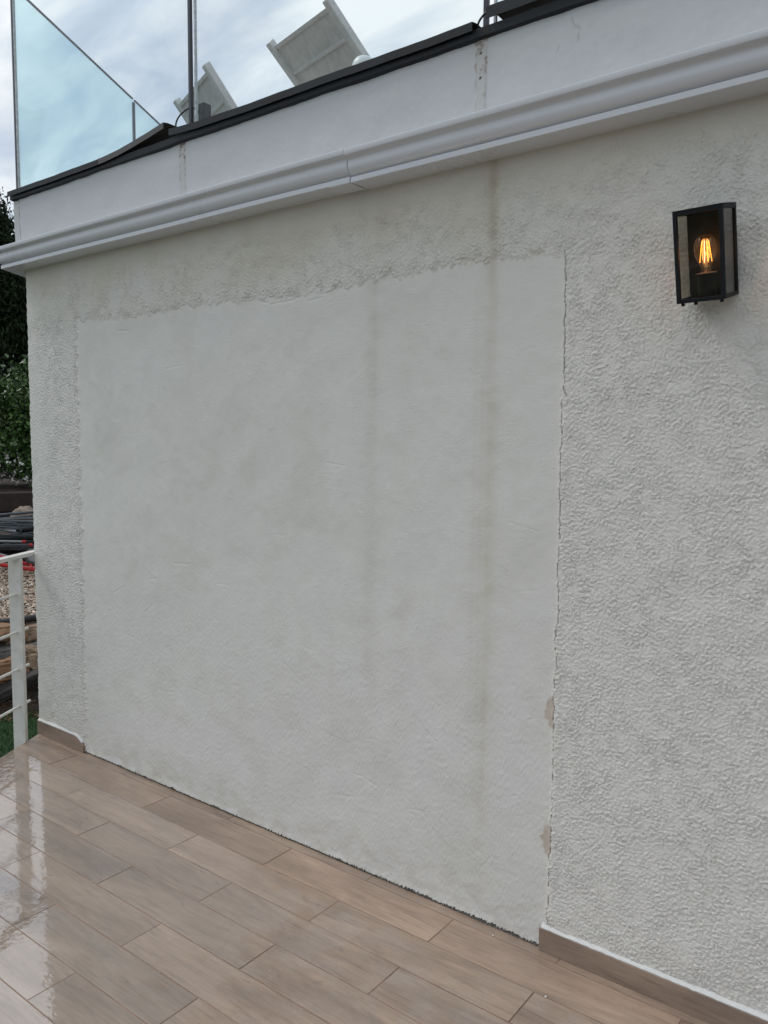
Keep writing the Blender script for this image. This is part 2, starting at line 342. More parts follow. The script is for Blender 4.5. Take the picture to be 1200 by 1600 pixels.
# little scratches in the plaster
def scratch(x0, z0, x1, z1, w, dep):
    global H
    d = np.array([x1 - x0, z1 - z0]); Ln = np.hypot(*d); d = d / Ln
    i0, i1 = np.searchsorted(xs, (min(x0, x1) - .02, max(x0, x1) + .02)); j0, j1 = np.searchsorted(zs, (min(z0, z1) - .02, max(z0, z1) + .02))
    a = (X[j0:j1, i0:i1] - x0) * d[0] + (Z[j0:j1, i0:i1] - z0) * d[1]; b = -(X[j0:j1, i0:i1] - x0) * d[1] + (Z[j0:j1, i0:i1] - z0) * d[0]
    H[j0:j1, i0:i1] -= dep * np.exp(-(b / w) ** 2) * (a > 0) * (a < Ln)
for k in range(70):
    sx = rng.uniform(-3.5, -1.1); sz = rng.uniform(0.05, 2.1) if k % 2 else rng.uniform(0.05, 0.9); an = rng.normal(0.0, 0.5); ln = rng.uniform(0.02, 0.12)
    scratch(sx, sz, sx + ln * math.cos(an), sz + ln * math.sin(an), 0.0025, rng.uniform(0.0004, 0.0012))
for k in range(34):
    sx = rng.uniform(-3.45, -1.35); sz = rng.uniform(0.1, 2.0); an = rng.normal(0.15, 0.45); sp_ = rng.uniform(0.006, 0.014)
    for j in range(int(rng.integers(2, 6))):
        ln = rng.uniform(0.05, 0.20); ox = rng.uniform(-.03, .03); x_, z_ = sx + ox - math.sin(an) * sp_ * j, sz + math.cos(an) * sp_ * j; bend = rng.uniform(-.25, .25)
        scratch(x_, z_, x_ + ln * .5 * math.cos(an), z_ + ln * .5 * math.sin(an), 0.0026, -rng.uniform(0.00008, 0.0003)); x2, z2 = x_ + ln * .5 * math.cos(an), z_ + ln * .5 * math.sin(an)
        scratch(x2, z2, x2 + ln * .5 * math.cos(an + bend), z2 + ln * .5 * math.sin(an + bend), 0.0026, -rng.uniform(0.00008, 0.0003))
for a in ((-2.25, 2.125, -2.12, 2.128), (-2.06, 2.117, -1.98, 2.125), (-2.0, 2.135, -1.93, 2.14), (-3.25, 2.1, -3.17, 2.095), (-2.3, 2.14, -2.26, 2.13)): scratch(*a, 0.003, 0.002)
# bottom: the plaster stops ragged above the tiles where the skirting was taken off
ragn = bp(0.014, 0.5)[3, :]; ragl = bp(0.12, 0.6)[5, :]
zb = 0.0045 + 0.0020 * ragl + 0.0022 * ragn + 0.0065 * sst(-2.2, -1.1, xs)
zb = np.clip(zb, 0.0035, 0.03)
inpx = (xs > -3.600) & (xs < -1.046)
H += 0.0035 * np.exp(-((Z - zb[None, :]) / 0.016) ** 2) * inpx[None, :] * (0.6 + 0.4 * np.tanh(ragl))[None, :]
# ---- paint colour: dirt, run-off and bare plaster
base = np.array([0.700, 0.688, 0.655]); COL = np.ones((nz, nx, 3)) * base
def mulc(mask, c):
    global COL
    COL *= 1 - mask[..., None] * (1 - np.array(c))
mott = bp(0.55, 0.6); mott2 = bp(0.2, 0.6, 1.0, 0.6)
vert = bp(0.10, 0.5, 1.0, 0.08)
mulc(np.clip(0.5 + 0.35 * mott, 0, 1) * (0.3 + 0.5 * pm), (0.965, 0.965, 0.955))
mulc(np.clip(0.25 + 0.5 * mott2, 0, 1) * pm, (0.98, 0.98, 0.977))
mulc(np.clip(0.2 + 0.5 * vert, 0, 1) * pm, (0.965, 0.962, 0.955))
mulc(softp, (0.960, 0.970, 0.980))
up = sst(1.95, 2.42, Z); mulc(up * np.clip(0.75 + 0.15 * mott, 0, 1) * (1 - pm * 0.8), (0.955, 0.945, 0.91))
mulc(sst(2.15, 2.3, Z) * (1 - sst(2.36, 2.45, Z)) * np.clip(0.5 + 0.25 * mott, 0, 1) * sst(-0.9, -1.6, X), (0.95, 0.935, 0.88))
low = sst(0.22, 0.0, Z); mulc(low * np.clip(0.5 + 0.5 * mott2, 0, 1), (0.91, 0.89, 0.86))
# darker in the low points of the rough render
mulc(np.clip(-flakes, 0, 1) * (1 - pm) * amp, (0.93, 0.93, 0.92))
def streak(x0, w, z_hi, z_lo, strength, c, wander=0.004):
    cx = x0 + 0.0012 * vert[:, 5][:, None]
    fade = sst(z_lo, z_lo + 0.35, Z) * (1 - sst(z_hi - 0.02, z_hi + 0.02, Z))
    mulc(np.exp(-((X - cx) / w) ** 2) * fade * strength * 0.62 * np.clip(0.85 + 0.15 * mott2, 0, 1.2), c)
streak(-1.277, 0.036, 2.6, 0.02, 1.0, (0.905, 0.885, 0.845))
streak(-1.270, 0.013, 2.6, 0.25, 0.80, (0.90, 0.87, 0.82)); streak(-1.255, 0.005, 2.1, 0.8, 0.6, (0.9, 0.87, 0.83)); streak(-1.300, 0.006, 1.8, 0.5, 0.6, (0.90, 0.88, 0.84)); streak(-1.325, 0.010, 2.1, 0.5, 0.45, (0.90, 0.88, 0.83)); streak(-1.272, 0.018, 2.6, 2.0, 0.9, (0.72, 0.685, 0.61)); streak(-1.243, 0.006, 1.9, 0.9, 0.4, (0.9, 0.87, 0.82))
streak(-1.752, 0.032, 2.16, 0.5, 1.0, (0.89, 0.885, 0.855)); streak(-1.735, 0.010, 2.16, 1.5, 0.5, (0.88, 0.875, 0.84))
streak(-2.05, 0.07, 2.1, 1.0, 0.6, (0.935, 0.935, 0.92)); streak(-2.75, 0.06, 2.1, 0.7, 0.6, (0.935, 0.935, 0.92)); streak(-3.0, 0.05, 1.6, 0.3, 0.4, (0.93, 0.93, 0.92)); streak(-1.93, 0.012, 0.9, 0.3, 0.5, (0.9, 0.9, 0.88)); streak(-1.6, 0.04, 2.1, 0.4, 0.4, (0.95, 0.945, 0.93))
blotn = mott + 0.45 * mott2; mulc(sst(0.15, 0.55, blotn) * pm * 0.45, (0.985, 0.985, 0.98)); mulc(sst(0.9, 1.25, blotn + 0.1 * wob) * pm * 0.5, (0.975, 0.975, 0.968)); mulc(sst(0.5, 0.62, -blotn + 0.12 * vert) * pm * 0.6, (0.97, 0.972, 0.975))
# wiped darker areas on the patch
for (x, z, w, h, s) in ((-3.38, 1.75, 0.11, 0.26, 0.7), (-3.33, 1.52, 0.16, 0.12, 0.5), (-2.4, 1.35, 0.5, 0.3, 0.5), (-3.0, 0.95, 0.35, 0.35, 0.45), (-2.6, 1.7, 0.45, 0.2, 0.4), (-1.25, 0.2, 0.3, 0.12, 0.5), (-2.2, 0.5, 0.4, 0.25, 0.3)):
    d = np.sqrt(((X - x + 0.03 * mott2) / w) ** 2 + ((Z - z + 0.03 * mott) / h) ** 2); mulc((1 - sst(0.6, 1.2, d)) * s * pm, (0.95, 0.95, 0.94))
# bare beige plaster by the crack
for (zc, hh, ww) in ((0.772, 0.058, 0.026), (0.362, 0.056, 0.030)):
    d = np.sqrt(((dR - 0.006) / (ww * (1 + 0.25 * wob))) ** 2 + ((Z - zc) / hh) ** 2)
    mk = (1 - sst(0.72, 1.0, d)) * (dR > -0.001); COL[:] = COL * (1 - mk[..., None] * 0.8) + np.array([0.47, 0.40, 0.335]) * mk[..., None] * 0.8
COL *= 1 - 0.72 * np.clip(crk * 1.1, 0, 1)[..., None]
edge_d = np.exp(-((dT + 0.004) / 0.006) ** 2) * sst(0.2, 1.3, big2 + 0.4 * wob) * (X > xl[:, None]) * (X < xr[:, None]); mulc(edge_d, (0.84, 0.83, 0.79))
edge_l = np.exp(-((dL + 0.004) / 0.005) ** 2) * sst(0.6, 1.6, wob) * (dT > 0); mulc(edge_l, (0.6, 0.58, 0.54))
AMP = amp * (1 - pm) + 0.04 * pm; GR = 0.14 * (1 - pm) + pm * (0.42 + 0.22 * grainy + 0.18 * sst(0.6, 0.1, Z)) * (1 - 0.6 * sst(0.3, 1.2, -big))
V = np.stack([X, -H, Z], -1)
V[:, 0, 0] += -0.0015 + 0.0022 * n1d[:, 0] * 0.8        # uneven arris at the corner
ii, jj = np.meshgrid(np.arange(nz - 1), np.arange(nx - 1), indexing='ij')
q = np.stack([ii * nx + jj, ii * nx + jj + 1, (ii + 1) * nx + jj + 1, (ii + 1) * nx + jj], -1)
pq = inside[:-1, :-1] > 0
cut = inpx[None, :-1] & (Z[:-1, :-1] < zb[None, :-1])
Vf = V.reshape(-1, 3); Cf = COL.reshape(-1, 3); Af = AMP.ravel(); Gf = GR.ravel()
def sub(name, mask, mat, label=None):
    F = q[mask]; u, inv = np.unique(F, return_inverse=True)
    o = mesh_np(name, Vf[u], inv.reshape(F.shape), mat, building, col=Cf[u], attrs={'amp': Af[u], 'grain': Gf[u]}); tag(o, label); return o
sub('wall', ~pq & ~cut, M['stucco'], 'coarse off-white roughcast wall')
sub('plaster_patch', pq & ~cut, M['patch'], 'large smoother grey-white trowelled patch with a crack down its right edge')
# dark mortar left behind the ragged bottom edge
xm = np.arange(-3.604, -1.043, 0.0026); zm = np.linspace(0, 0.034, 12); XM, ZM = np.meshgrid(xm, zm)
YM = 0.008 + rng.normal(0, 0.0016, XM.shape) - 0.0045 * (1 - ZM / 0.034) ** 3 - 0.002 * sst(-1.9, -1.2, XM)
a, b = np.meshgrid(np.arange(len(zm) - 1), np.arange(len(xm) - 1), indexing='ij'); w_ = len(xm)
YM[-1] = 0.014; YM[-2] = 0.012
mesh_np('mortar_joint', np.stack([XM, YM, ZM], -1).reshape(-1, 3), np.stack([a * w_ + b, a * w_ + b + 1, (a + 1) * w_ + b + 1, (a + 1) * w_ + b], -1).reshape(-1, 4), M['mortar'], building, smooth=False)
# side wall of the building (turns away at the corner)
P1 = K + EV * 7.0
bm = bmesh.new(); v = [bm.verts.new(p) for p in ((K[0] - .001, .002, -.7), (P1[0], P1[1], -.7), (P1[0], P1[1], 2.5), (K[0] - .001, .002, 2.5))]; bm.faces.new(v)
bm_obj('side_wall', bm, M['whiteplaster'], building)
bm = bmesh.new(); box(bm, (K[0] + .02, .0, -.7), (XR, .01, -.012)); bm_obj('wall_footing', bm, M['whiteplaster'], building)
bm = bmesh.new(); box(bm, (XR, .0, -.7), (XR + .2, 6.1, 2.5)); bm_obj('end_wall', bm, M['whiteplaster'], building)
# roof deck
P2 = K + EV * 6.9
bm = bmesh.new(); lo = [(K[0] + .06, .02), (XR + .1, .02), (XR + .1, P2[1]), (P2[0] + .06, P2[1])]
vb = [bm.verts.new((x, y, 2.48)) for x, y in lo]; vt = [bm.verts.new((x, y, 2.74)) for x, y in lo]; bm.faces.new(vb[::-1]); bm.faces.new(vt)
for i in range(4): bm.faces.new((vb[i], vb[(i + 1) % 4], vt[(i + 1) % 4], vt[i]))
bm_obj('roof_deck', bm, simple('roof_tiles', (0.35, 0.28, 0.23), 0.6), building)

# ---- mouldings: profile (outward d, z) swept along front and side with a mitre
def corner(d): return np.array([K[0] - 0.573 * d, -d])
def sweep(name, prof, mat, x_end, side_len=0.0, x_start=None, smooth=False, dz=None, step=None, closed=True, y_close=0.0, label=None, sharp=None):
    stations = []      # list of functions d -> (x,y)
    if side_len > 0: stations.append(('s', side_len)); stations.append(('m', 0)); xb = K[0]
    else: xb = x_start; stations.append(('x', x_start))
    if step:
        for x in np.arange(xb + step, x_end - step * .5, step): stations.append(('x', x))
    stations.append(('x', x_end)); bm = bmesh.new(); rings = []
    for ty, val in stations:
        ring = []
        for d, z in prof:
            if ty == 's': p = corner(d) + EV * val; xx = K[0]
            elif ty == 'm': p = corner(d); xx = K[0]
            else: p = (val, -d); xx = val
            oz, od = dz(xx, d, z) if dz else (0, 0)
            ring.append(bm.verts.new((p[0], p[1] - od, z + oz)))
        rings.append(ring)
    n = len(prof)
    for A, B in zip(rings, rings[1:]):
        for k in range(n if closed else n - 1): bm.faces.new((A[k], A[(k + 1) % n], B[(k + 1) % n], B[k]))
    if closed: bm.faces.new(rings[0]); bm.faces.new(rings[-1][::-1])
    o = bm_obj(name, bm, mat, building, smooth=smooth)
    if smooth:
        try: o.data.set_sharp_from_angle(angle=R_(38))
        except Exception: pass
    tag(o, label); return o
cove = [(0.0880, 2.4836), (0.0920, 2.4860), (0.0990, 2.4898), (0.1060, 2.4946), (0.1115, 2.5003), (0.1152, 2.5070), (0.1170, 2.5135), (0.1174, 2.5190), (0.1171, 2.5240), (0.1165, 2.5285), (0.1164, 2.5322), (0.1172, 2.5358), (0.1198, 2.5392), (0.1255, 2.5420), (0.1325, 2.5437)]
prof = [(-0.02, 2.4705), (0.0995, 2.4665), (0.1005, 2.4675), (0.1005, 2.4835)] + cove + [(0.1375, 2.5445), (0.1382, 2.5455), (0.1382, 2.5625), (0.1372, 2.5635), (-0.02, 2.568)]
def wav(ph, amp):
    def f(x, d, z): return (amp * (math.sin(x * 2.1 + ph) + 0.5 * math.sin(x * 5.3 + 2 * ph)), amp * 0.8 * math.sin(x * 3.1 + ph * 1.7))
    return f
sweep('cornice', prof, M['cornice'], -1.7645, side_len=6.9, smooth=True, dz=wav(0.4, 0.0012), step=0.12, label='left length of the moulded white cornice, wrapping round the corner')
def dz2(x, d, z):
    a = wav(1.9, 0.0012)(x, d, z); return (a[0] - 0.0035 * math.exp(-(x + 1.76) / 0.6), a[1] + 0.0045 * math.exp(-(x + 1.76) / .5))
sweep('cornice', prof, M['cornice'], XR, x_start=-1.7590, smooth=True, dz=dz2, step=0.12, label='right length of the moulded white cornice, ending in a fine open joint')
# repaired lip just left of the joint
bm = bmesh.new(); box(bm, (-1.855, -0.1035, 2.4632), (-1.7655, -0.02, 2.4662)); box(bm, (-1.855, -0.1035, 2.4664), (-1.7655, -0.1012, 2.4834)); bm_obj('joint_filler', bm, M['cornice'], building, bevel=.0008)

# ---- parapet
DP = 0.004; xp = np.arange(K[0] - 0.0235, XR, DP); zp = np.arange(2.555, 2.845, DP); XP, ZP = np.meshgrid(xp, zp); npx, npz = len(xp), len(zp)
fx2 = np.fft.rfftfreq(npx, DP)[None, :]; fz2 = np.fft.fftfreq(npz, DP)[:, None]
def bp2(lam, bw=.5, ax=1., az=1.):
    w = np.fft.rfft2(rng.standard_normal((npz, npx))); fr = np.sqrt((fx2 * ax) ** 2 + (fz2 * az) ** 2) + 1e-9
    w *= np.exp(-.5 * (np.log(fr * lam) / bw) ** 2); f = np.fft.irfft2(w, s=(npz, npx)); return f / f.std()
PC = np.ones((npz, npx, 3)) * np.array([0.55, 0.565, 0.58]); f1, f2, f3 = bp2(0.3), bp2(0.05), bp2(0.012, .4)
PC *= (1 - 0.025 * np.clip(0.5 + f1 * .4, 0, 1))[..., None]
HP = 0.0009 * f1 + 0.00012 * f2
def mulp(mask, c):
    global PC
    PC *= 1 - mask[..., None] * (1 - np.array(c))
mulp(sst(2.80, 2.835, ZP) * np.clip(.4 + .5 * f2, 0, 1), (0.8, 0.79, 0.76))
for (xc, wd, st) in ((-2.709, 0.016, 1.0), (-1.300, 0.017, 0.8), (0.09, 0.017, 0.7)):
    band = (np.abs(XP - xc) < wd); mulp(band * 0.8, (0.95, 0.92, 0.885)); HP = HP + band * 0.0012
    for sgn in (-1, 1):
        ln = np.exp(-((XP - xc - sgn * wd + 0.0012 * f2) / 0.0038) ** 2) * np.clip(0.45 + 0.5 * f2, 0, 1) * (0.45 + 0.55 * sst(2.6, 2.8, ZP)); mulp(ln * st, (0.42, 0.30, 0.22))
    blot = (np.abs(XP - xc - .004) < wd * 1.05) * sst(0.1, 1.1, f3 + 1.2 * f2 + (ZP - 2.80) * 26); mulp(blot * 0.85 * st, (0.30, 0.19, 0.12))
    mulp(np.exp(-((XP - xc) / .035) ** 2) * sst(2.68, 2.83, ZP) * .5, (0.85, 0.79, 0.72))
for (x, z) in ((-1.300, 2.772), (-1.301, 2.702)):
    mulp((np.hypot(XP - x, ZP - z) < 0.0045) * 1.0, (0.08, 0.06, 0.05))
# seam near the left end and its weathered strip
mulp(np.exp(-((XP + 4.005) / .003) ** 2) * np.clip(.7 + .4 * f2, 0, 1), (0.35, 0.26, 0.2)); mulp((XP < -4.005) * 0.8, (0.94, 0.92, 0.90)); mulp((XP < -4.012) * sst(2.78, 2.83, ZP) * np.clip(.5 + .6 * f3, 0, 1), (0.5, 0.4, 0.32))
# hair cracks on the right length
for pts in (((-1.01, 2.79), (-1.0, 2.765), (-0.985, 2.752), (-0.99, 2.715)), ((-1.045, 2.725), (-1.05, 2.705)), ((-1.71, 2.68), (-1.70, 2.672))):
    for (x0, z0), (x1, z1) in zip(pts, pts[1:]):
        d = np.array([x1 - x0, z1 - z0]); L_ = np.hypot(*d); d /= L_; al = (XP - x0) * d[0] + (ZP - z0) * d[1]; pe = -(XP - x0) * d[1] + (ZP - z0) * d[0]
        mulp(np.exp(-((pe + .0006 * f2) / .0017) ** 2) * (al > 0) * (al < L_) * 0.6, (0.5, 0.45, 0.4))
YP = -0.041 - HP; VP = np.stack([XP, YP, ZP], -1)
a, b = np.meshgrid(np.arange(npz - 1), np.arange(npx - 1), indexing='ij')
qq = np.stack([a * npx + b, a * npx + b + 1, (a + 1) * npx + b + 1, (a + 1) * npx + b], -1)
keep = ~((XP[:-1, :-1] < -4.009) & (ZP[:-1, :-1] > 2.805 + 0.006 * f2[:-1, :-1]))
o = mesh_np('parapet', VP.reshape(-1, 3), qq[keep], M['parapet'], building, col=PC.reshape(-1, 3)); tag(o, 'smooth grey-white parapet band with rusty seams')
P4 = K + EV * 6.9
bm = bmesh.new()
cc = corner(0.040); inn = np.array([K[0] + .10, 0.12])
for (p, r_) in (((XR, -.039), (XR, .14)), ):
    pass
bo = [(cc[0] + .003, -.038), (XR, -.038), (XR, .12), (inn[0], .12)]
vb = [bm.verts.new((x, y, 2.56)) for x, y in bo]; vt = [bm.verts.new((x, y, 2.80)) for x, y in bo]; bm.faces.new(vb); bm.faces.new(vt)
for i in range(4): bm.faces.new((vb[i], vb[(i + 1) % 4], vt[(i + 1) % 4], vt[i]))
s0 = cc + np.array([.003, .002]); s1 = s0 + EV * 6.8; i0 = inn + np.array([0, .001]); i1 = i0 + EV * 6.8
bo = [tuple(s0), tuple(i0), tuple(i1), tuple(s1)]
vb = [bm.verts.new((x, y, 2.56)) for x, y in bo]; vt = [bm.verts.new((x, y, 2.80)) for x, y in bo]; bm.faces.new(vb); bm.faces.new(vt)
for i in range(4): bm.faces.new((vb[i], vb[(i + 1) % 4], vt[(i + 1) % 4], vt[i]))
bm_obj('parapet_core', bm, M['whiteplaster'], building)

# ---- dark coping: a lower strip and folded sheets on top
def strip(name, prof, mat, x0, x1, lift=None, step=0.04, label=None, side=False):
    f = (lambda x, d, z: (lift(x), 0)) if lift else None
    if side: return sweep(name, prof, mat, x1, side_len=6.8, dz=f, step=step, label=label)
    return sweep(name, prof, mat, x1, x_start=x0, dz=f, step=step, label=label)
lowp = [(0.050, 2.813), (0.056, 2.813), (0.057, 2.838), (-0.11, 2.840), (-0.11, 2.805), (0.040, 2.808)]
wl = lambda x: 0.0008 * math.sin(x * 9) + 0.0005 * math.sin(x * 23 + 1) + 0.0003 * math.sin(x * 61)
strip('coping_base', lowp, M['cap'], 0, XR, wl, 0.03, 'dark lower strip of the coping', side=True)
def chan(f0, f1, top): # folded sheet, 2 mm thick : face from f0 to f1, lip, top
    return [(0.066, f0), (0.068, f0), (0.068, f1), (0.045, top), (-0.10, top), (-0.10, top - 0.002), (0.044, top - 0.002), (0.066, f1 - 0.001)]
lift1 = lambda x: wl(x) + 0.052 * max(0, (x + 3.28) / 0.47) ** 1.5
strip('coping_sheet', chan(2.827, 2.851, 2.856), M['cap'], K[0] - .035, -3.27, wl, 0.04, 'dark coping sheet along the left end of the parapet')
strip('coping_sheet', chan(2.8275, 2.8515, 2.8565), M['capdull'], -3.268, -2.80, lift1, 0.03, 'weathered coping sheet whose right end has sprung up off the parapet')
lift2 = lambda x: wl(x) + 0.006 + 0.010 * math.exp(-(x + 2.73) / 0.12)
strip('coping_sheet', chan(2.825, 2.851, 2.856), M['cap'], -2.765, -1.318, lift2, 0.04, 'long dark coping sheet over the middle of the parapet')
lift3 = lambda x: wl(x) + 0.030 - 0.006 * min(1, (x + 1.27) / 1.5)
strip('coping_sheet', chan(2.822, 2.856, 2.862), M['cap'], -1.272, XR, lift3, 0.05, 'raised dark coping sheet at the right of the open joint')

# ---- skirting tiles
def skirting(x0, x1, yf, h, label, tail=False, seed=1):
    r = random.Random(seed); bm = bmesh.new(); xsn = list(np.arange(x0, x1, 0.02)) + [x1]; rings = []; uvs = []
    for x in xsn:
        hh = h
        if tail: hh = h - 0.038 * max(0, (x - (x1 - 0.10)) / 0.10) ** 2.2
        rings.append([bm.verts.new((x, y, z)) for y, z in ((0.004, 0.001), (yf, 0.001), (yf, hh - .001), (yf + .001, hh), (0.004, hh))])
    for A, B in zip(rings, rings[1:]):
        for k in range(5): bm.faces.new((A[k], A[(k + 1) % 5], B[(k + 1) % 5], B[k]))
    bm.faces.new(rings[0]); bm.faces.new(rings[-1][::-1])
    bmesh.ops.recalc_face_normals(bm, faces=bm.faces[:]); lay = bm.loops.layers.uv.new('UVMap')
    for f in bm.faces:
        for l in f.loops: l[lay].uv = (l.vert.co.x + seed * 3.3, l.vert.co.z + seed)
    o = bm_obj('skirting', bm, M['plank_dry'], building); tag(o, label)
    bm = bmesh.new(); rings = []
    for x in np.arange(x0 + (.004 if x0 > -2 else 0), x1 - (.01 if tail else 0), 0.006):
        hh = h - (0.038 * max(0, (x - (x1 - 0.10)) / 0.10) ** 2.2 if tail else 0)
        a = mnoise.noise(Vector((x * 60, seed, 0))); b = mnoise.noise(Vector((x * 14, seed, 5)))
        yo = yf + 0.0015 + 0.0018 * a + 0.0012 * b; zz = hh + 0.002 + 0.0012 * a
        rings.append([bm.verts.new(p) for p in ((x, 0.004, hh - .002), (x, yo, hh + .0006), (x, yo + .0016, zz + .0012), (x, -0.004, hh + 0.0055 + 0.004 * b), (x, 0.004, hh + 0.014 + .006 * b + 0.004 * a))])
    for A, B in zip(rings, rings[1:]):
        for k in range(5): bm.faces.new((A[k], A[(k + 1) % 5], B[(k + 1) % 5], B[k]))
    bm.faces.new(rings[0]); bm.faces.new(rings[-1][::-1])
    bm_obj('plaster_bead', bm, M['whiteplaster'], o, smooth=True)
    return o
skirting(-1.047, XR, -0.0125, 0.074, 'long wood-look skirting tile at the foot of the roughcast wall', seed=2)
skirting(-4.040, -3.600, -0.0125, 0.074, 'short wood-look skirting tile by the corner with a broken rounded end', tail=True, seed=5)

# ------------------------------------------------------------------ terrace floor
random.seed(11)
bm = bmesh.new(); uvl = bm.loops.layers.uv.new('UVMap'); rl = bm.verts.layers.float.new('rnd'); PL = 0.7525; ROW = 0.1549; G = 0.0021; y_top = 0.004
def plank(x0, x1, y0, y1):
    r = random.random(); ou, ov = random.random() * 40, random.random() * 40; fl = random.random() < .5
    tx, ty = random.gauss(0, 0.0011), random.gauss(0, 0.0016); dz = random.uniform(-.0003, .0003); b = 0.0003
    cx, cy = (x0 + x1) / 2, (y0 + y1) / 2
    def zz(x, y): return dz + tx * (x - cx) + ty * (y - cy)
    ou_ = [(x0 + G, y0 + G), (x1 - G, y0 + G), (x1 - G, y1 - G), (x0 + G, y1 - G)]; inn = [(x0 + G + b, y0 + G + b), (x1 - G - b, y0 + G + b), (x1 - G - b, y1 - G - b), (x0 + G + b, y1 - G - b)]
    A = [bm.verts.new((x, y, zz(x, y) - 0.0022)) for x, y in ou_]; B = [bm.verts.new((x, y, zz(x, y) - 0.0004)) for x, y in ou_]; D = [bm.verts.new((x, y, zz(x, y))) for x, y in inn]
    for v in A + B + D: v[rl] = r
    fs = [bm.faces.new(D)]
    for i in range(4): fs += [bm.faces.new((A[i], A[(i + 1) % 4], B[(i + 1) % 4], B[i])), bm.faces.new((B[i], B[(i + 1) % 4], D[(i + 1) % 4], D[i]))]
    for f in fs:
        for l in f.loops:
            u = (l.vert.co.x - x0) * (-1 if fl else 1) + ou; l[uvl].uv = (u, l.vert.co.y - y0 + ov)
rows = [(0.004, -0.0415, -0.973)] ; yk = -0.0415; k = 0
offs = [-0.5925, -0.9685]
while yk > -6.0:
    rows.append((yk, yk - ROW, offs[k % 2])); yk -= ROW; k += 1
for (ya, yb, off) in rows:
    x = off - PL * 6
    while x < 2.4:
        plank(x, x + PL, yb, ya); x += PL
geom = bm.verts[:] + bm.edges[:] + bm.faces[:]
bmesh.ops.bisect_plane(bm, geom=geom, plane_co=(K[0], 0, 0), plane_no=(NV[0], NV[1], 0), clear_outer=True)
me = bpy.data.meshes.new('terrace_floor'); bmesh.ops.recalc_face_normals(bm, faces=bm.faces[:]); bm.to_mesh(me); bm.free()
me.materials.append(M['plank'])
n = len(me.vertices); co = np.zeros(n * 3); me.vertices.foreach_get('co', co); co = co.reshape(-1, 3)
floor = link(bpy.data.objects.new('terrace_floor', me)); tag(floor, 'wet wood-look plank tiles of the terrace floor', kind='structure')
# wetness is shaded from position: film of water away from the wall
t = M['plank'].node_tree
def wet_nodes():
    N, L = t.nodes, t.links
    at = [x for x in N if x.type == 'ATTRIBUTE' and x.attribute_name == 'wet'][0]; outs = [l.to_socket for l in at.outputs['Fac'].links]
    tc = N.new('ShaderNodeTexCoord'); sp = N.new('ShaderNodeSeparateXYZ'); L.new(tc.outputs['Object'], sp.inputs[0])
    def mr(src, a, b, c, d):
        x = N.new('ShaderNodeMapRange'); x.interpolation_type = 'SMOOTHSTEP'; x.inputs['From Min'].default_value = a; x.inputs['From Max'].default_value = b; x.inputs['To Min'].default_value = c; x.inputs['To Max'].default_value = d
        L.new(src, x.inputs['Value']); return x.outputs[0]
    a = mr(sp.outputs['Y'], -0.14, -0.27, 0.1, 1.0); b = mr(sp.outputs['X'], -1.5, -2.5, 0.45, 1.15)
    m_ = N.new('ShaderNodeMath'); m_.operation = 'MULTIPLY'; L.new(a, m_.inputs[0]); L.new(b, m_.inputs[1])
    for o_ in outs: L.new(m_.outputs[0], o_)
wet_nodes()
# grout bed and slab
def poly_slab(name, mat, z0, z1, inset, kind=None, label=None, parent=None):
    a = K - NV * inset; far = a - EV * 7.4
    pts = [(a[0], .003), (2.4, .003), (2.4, -6.0), (far[0] - (far[1] + 6.0) / EV[1] * EV[0], -6.0)]
    bm = bmesh.new(); vb = [bm.verts.new((x, y, z0)) for x, y in pts]; vt = [bm.verts.new((x, y, z1)) for x, y in pts]; bm.faces.new(vb); bm.faces.new(vt)
    for i in range(4): bm.faces.new((vb[i], vb[(i + 1) % 4], vt[(i + 1) % 4], vt[i]))
    o = bm_obj(name, bm, mat, parent); tag(o, label, kind=kind); return o
poly_slab('grout', M['grout'], -0.01, -0.0013, 0.002, kind='structure', label='brown grout lines between the plank tiles')
poly_slab('terrace_slab', M['whiteplaster'], -0.75, -0.0102, 0.004, kind='structure', label='rendered base of the terrace')

# ------------------------------------------------------------------ railing
rail = empty('railing', (K[0], K[1], 0), label='white painted metal railing with four thin rods along the open edge of the terrace', cat='railing')
def loc(s, off, z): p = EV * s + NV * off; return (p[0], p[1], z)
yaw = math.atan2(-EV[0], EV[1])
def rbox(bm, s0, s1, o0, o1, z0, z1):
    vs = [bm.verts.new(loc(s, o, z)) for z in (z0, z1) for o in (o0, o1) for s in (s0, s1)]
    for f in ((0, 2, 3, 1), (4, 5, 7, 6), (0, 1, 5, 4), (2, 6, 7, 3), (0, 4, 6, 2), (1, 3, 7, 5)): bm.faces.new([vs[i] for i in f])
bm = bmesh.new(); rbox(bm, -5.2, 0.32, 0.010, 0.058, 0.976, 0.996); bm_obj('handrail', bm, M['railwhite'], rail, bevel=.003)
for s in (-0.116, -1.42, -2.72, -4.02):
    bm = bmesh.new(); rbox(bm, s - .0125, s + .0125, 0.004, 0.072, -0.30, 0.9755); bm_obj('post', bm, M['railwhite'], rail, bevel=.002)
for z in (0.789, 0.589, 0.390, 0.191):
    bm = bmesh.new(); tube(bm, [loc(-5.1, .033, z), loc(-0.034, .033, z)], 0.0075, 12); bm_obj('rod', bm, M['railwhite'], rail, smooth=False)

